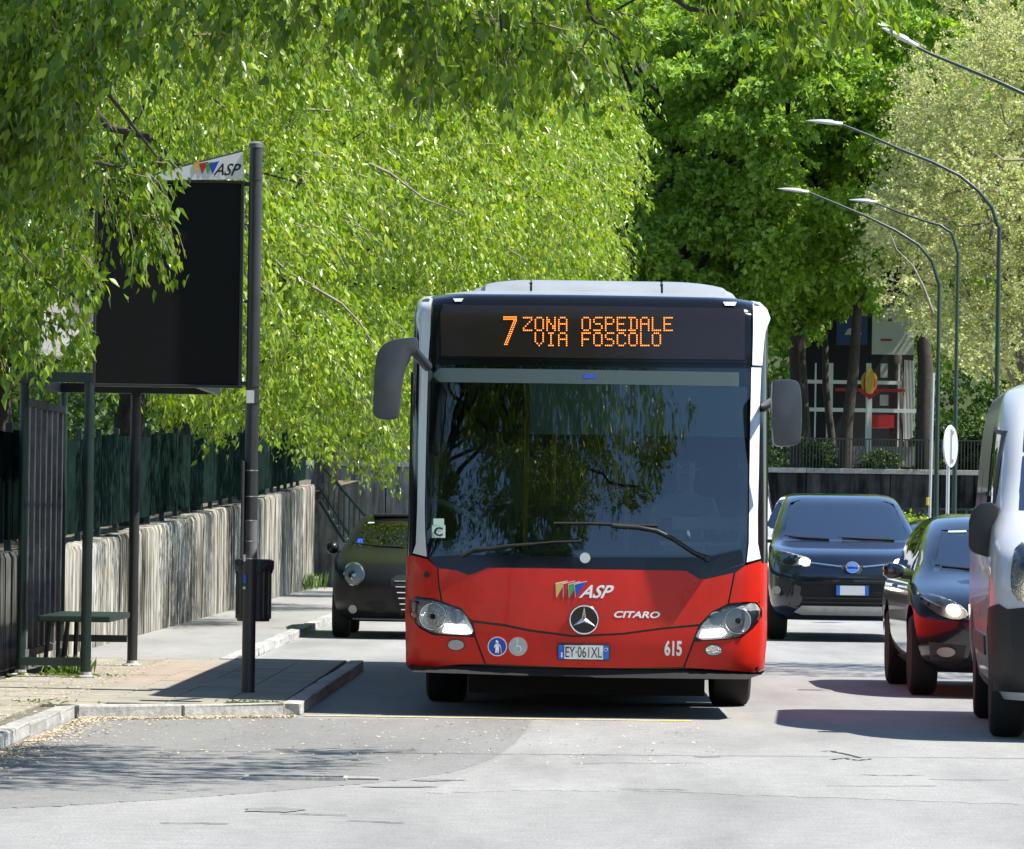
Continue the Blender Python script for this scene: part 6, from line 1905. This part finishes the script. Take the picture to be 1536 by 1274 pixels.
# vans
def make_van(name, label, X, Y, rz, pm, mirror_side=True):
    lv = [(.25, .16, 4.85, .93, .10, .25, .3), (.36, .03, 4.92, .99, .12, .28, .34), (.6, .0, 4.95, 1.02, .14, .28, .36), (.95, .03, 4.96, 1.025, .15, .28, .36), (1.12, .12, 4.96, 1.022, .16, .28, .36), (1.24, .34, 4.96, 1.012, .16, .28, .34), (1.34, .66, 4.96, 1.0, .14, .2, .3),
          (1.42, .84, 4.96, .99, .13, .16, .28), (1.9, 1.34, 4.93, .95, .14, .16, .3), (2.1, 1.62, 4.9, .915, .14, .18, .3), (2.2, 1.9, 4.86, .87, .12, .22, .34), (2.26, 2.3, 4.75, .76, .1, .3, .4)]
    wsh = [(-.80, 1.45), (.80, 1.45), (.74, 1.98), (-.74, 1.98)]
    swn = [(1.25, 1.38), (1.62, 1.86), (2.2, 1.9), (2.25, 1.36), (1.5, 1.33)]
    V = Vehicle(name, label, 'van', X, Y, rz, lv, pm, [prismY(wsh, -2, 2.0), prismX(swn)] + arch(.92, .40, 1.0) + arch(3.92, .40, 1.0), None, (.5, 2.14))
    V.patch('windscreen', [(-.83, 1.42), (.83, 1.42), (.77, 2.02), (-.77, 2.02)], M['car_glass'], .003, .004, res=.1)
    for ax in 'LR':
        V.patch('side_window', [(1.18, 1.36), (1.6, 1.9), (2.24, 1.94), (2.3, 1.33), (1.45, 1.3)], M['car_glass'], .003, .004, ax, .15)
        V.patch('window_frame', [(2.25, 1.3), (2.32, 1.3), (2.28, 1.97), (1.56, 1.93), (1.12, 1.36), (1.17, 1.33), (1.6, 1.905), (2.24, 1.945)], M['black_plastic'], .008, .006, ax, .15)
        for y0 in (1.16, 2.38, 3.6): V.patch('door_seam', [(y0, .42), (y0 + .014, .42), (y0 + .014, 2.0 if y0 > 2 else 1.3), (y0, 2.0 if y0 > 2 else 1.3)], M['under'], .001, .004, ax, .3)
        V.patch('side_moulding', [(1.36, .5), (3.46, .5), (3.46, .62), (1.36, .62)], M['black_plastic'], .014, .01, ax, .3)
        V.patch('sill_cover', [(1.36, .27), (3.46, .27), (3.46, .33), (1.36, .33)], M['black_plastic'], .012, .01, ax, .3)
        V.patch('sliding_rail', [(2.5, 1.52), (4.7, 1.52), (4.7, 1.545), (2.5, 1.545)], M['black_plastic'], .01, .006, ax, .4)
        V.patch('door_handle', [(2.1, 1.16), (2.3, 1.16), (2.3, 1.21), (2.1, 1.21)], M['black_plastic'], .025, .01, ax, .1)
        V.patch('bumper_side', [(.12, .30), (.48, .30), (.50, .62), (.58, .80), (.30, .84), (.18, .80)], M['black_plastic'], .014, .02, ax, .1)
    V.patch('bumper', [(-1.0, .30), (1.0, .30), (1.01, .80), (.7, .84), (.4, .78), (-.4, .78), (-.7, .84), (-1.01, .80)], M['black_plastic'], .02, .02, res=.1)
    V.patch('grille', [(-.5, .96), (.5, .96), (.44, 1.1), (-.44, 1.1)], M['under'], .008, .01, res=.1)
    V.patch('bonnet_seam', [(-.8, 1.16), (.8, 1.16), (.8, 1.172), (-.8, 1.172)], M['under'], .002, .004, res=.2)
    def vl(pts):
        h = V.patch('headlight', smooth_outline(pts, 1), M['lamp_inner'], .008, .01, res=.05)
        sg_ = 1 if sum(p[0] for p in pts) > 0 else -1
        V.disc('beam', (sg_ * .74, .94), .07, .07, M['beam'], .03, .01, parent=h, n=16)
        V.disc('lamp_bowl', (sg_ * .79, 1.08), .06, .06, M['chrome'], .014, .004, dome=.02, parent=h, n=16)
        V.patch('headlight_cover', smooth_outline(pts, 1), M['lens'], .014, 0, res=.04, dome=.03, parent=h)
    pair(vl, [(.56, .86), (.54, .96), (.62, 1.08), (.74, 1.20), (.86, 1.23), (.91, 1.05), (.90, .88), (.74, .82)])
    for s_ in (-1, 1):
        V.wheel(s_ * .89, .92, .345, .225, 0, .62, 'black_plastic'); V.wheel(s_ * .89, 3.92, .345, .225, 0, .62, 'black_plastic')
        x0, x1 = (.96, 1.15) if s_ > 0 else (-1.15, -.96)
        m_ = G().prism([(x0, 1.16), (x0 + .02, 1.11), (x1 - .03, 1.15), (x1, 1.18), (x1, 1.34), (x1 - .02, 1.42), (x1 - .07, 1.465), (x0 + .04, 1.47), (x0, 1.44)] if s_ > 0 else [(x0 + .03, 1.15), (x1 - .02, 1.11), (x1, 1.16), (x1, 1.44), (x1 - .04, 1.47), (x0 + .07, 1.465), (x0 + .02, 1.42), (x0, 1.34), (x0, 1.18)], 1.0, 1.16, 'Y').obj('mirror', M['black_plastic'], V.r, bevel=.02, smooth=50)
        G().box(min(s_ * .96, s_ * 1.1), max(s_ * .96, s_ * 1.1), 1.1, 1.2, 1.34, 1.43).obj('mirror_arm', M['black_plastic'], m_, bevel=.01)
        G().box(min(s_ * .96, s_ * 1.08), max(s_ * .96, s_ * 1.08), 1.1, 1.18, 1.19, 1.26).obj('mirror_arm', M['black_plastic'], m_, bevel=.01)
    car_inside(V, 1.0, 1.36, .9, (.45, 1.55))
    plate(V, (0, .55), .36, .10, V.hit(0, .55, 'F') - .035)
    return V
van = make_van('van', 'silver van cut off by the right edge, with big black door mirror and black bumper', 3.84, 29.75, -3.2, M['van_silver'])
van.r.scale = (1, 1, 1.05)
white = copy_tree(van.r)
white.location = (2.0, 62.5, 0); white.rotation_euler = (0, 0, 0)
white['label'] = 'white van almost wholly hidden behind the bus and the dark blue vehicle'
for ch in white.children:
    if ch.name.split('.')[0] == 'body':
        ch.data = ch.data.copy(); ch.data.materials[0] = M['van_white']
# dark blue car behind, mostly hidden
blue = copy_tree(bravo.r)
blue.location = (6.15, 70, 0)
blue['label'] = 'dark blue car roof and windscreen showing between the lamp poles behind the graphite hatchback'
for ch in blue.children:
    if ch.name.split('.')[0] == 'body':
        ch.data = ch.data.copy(); ch.data.materials[0] = M['navy']
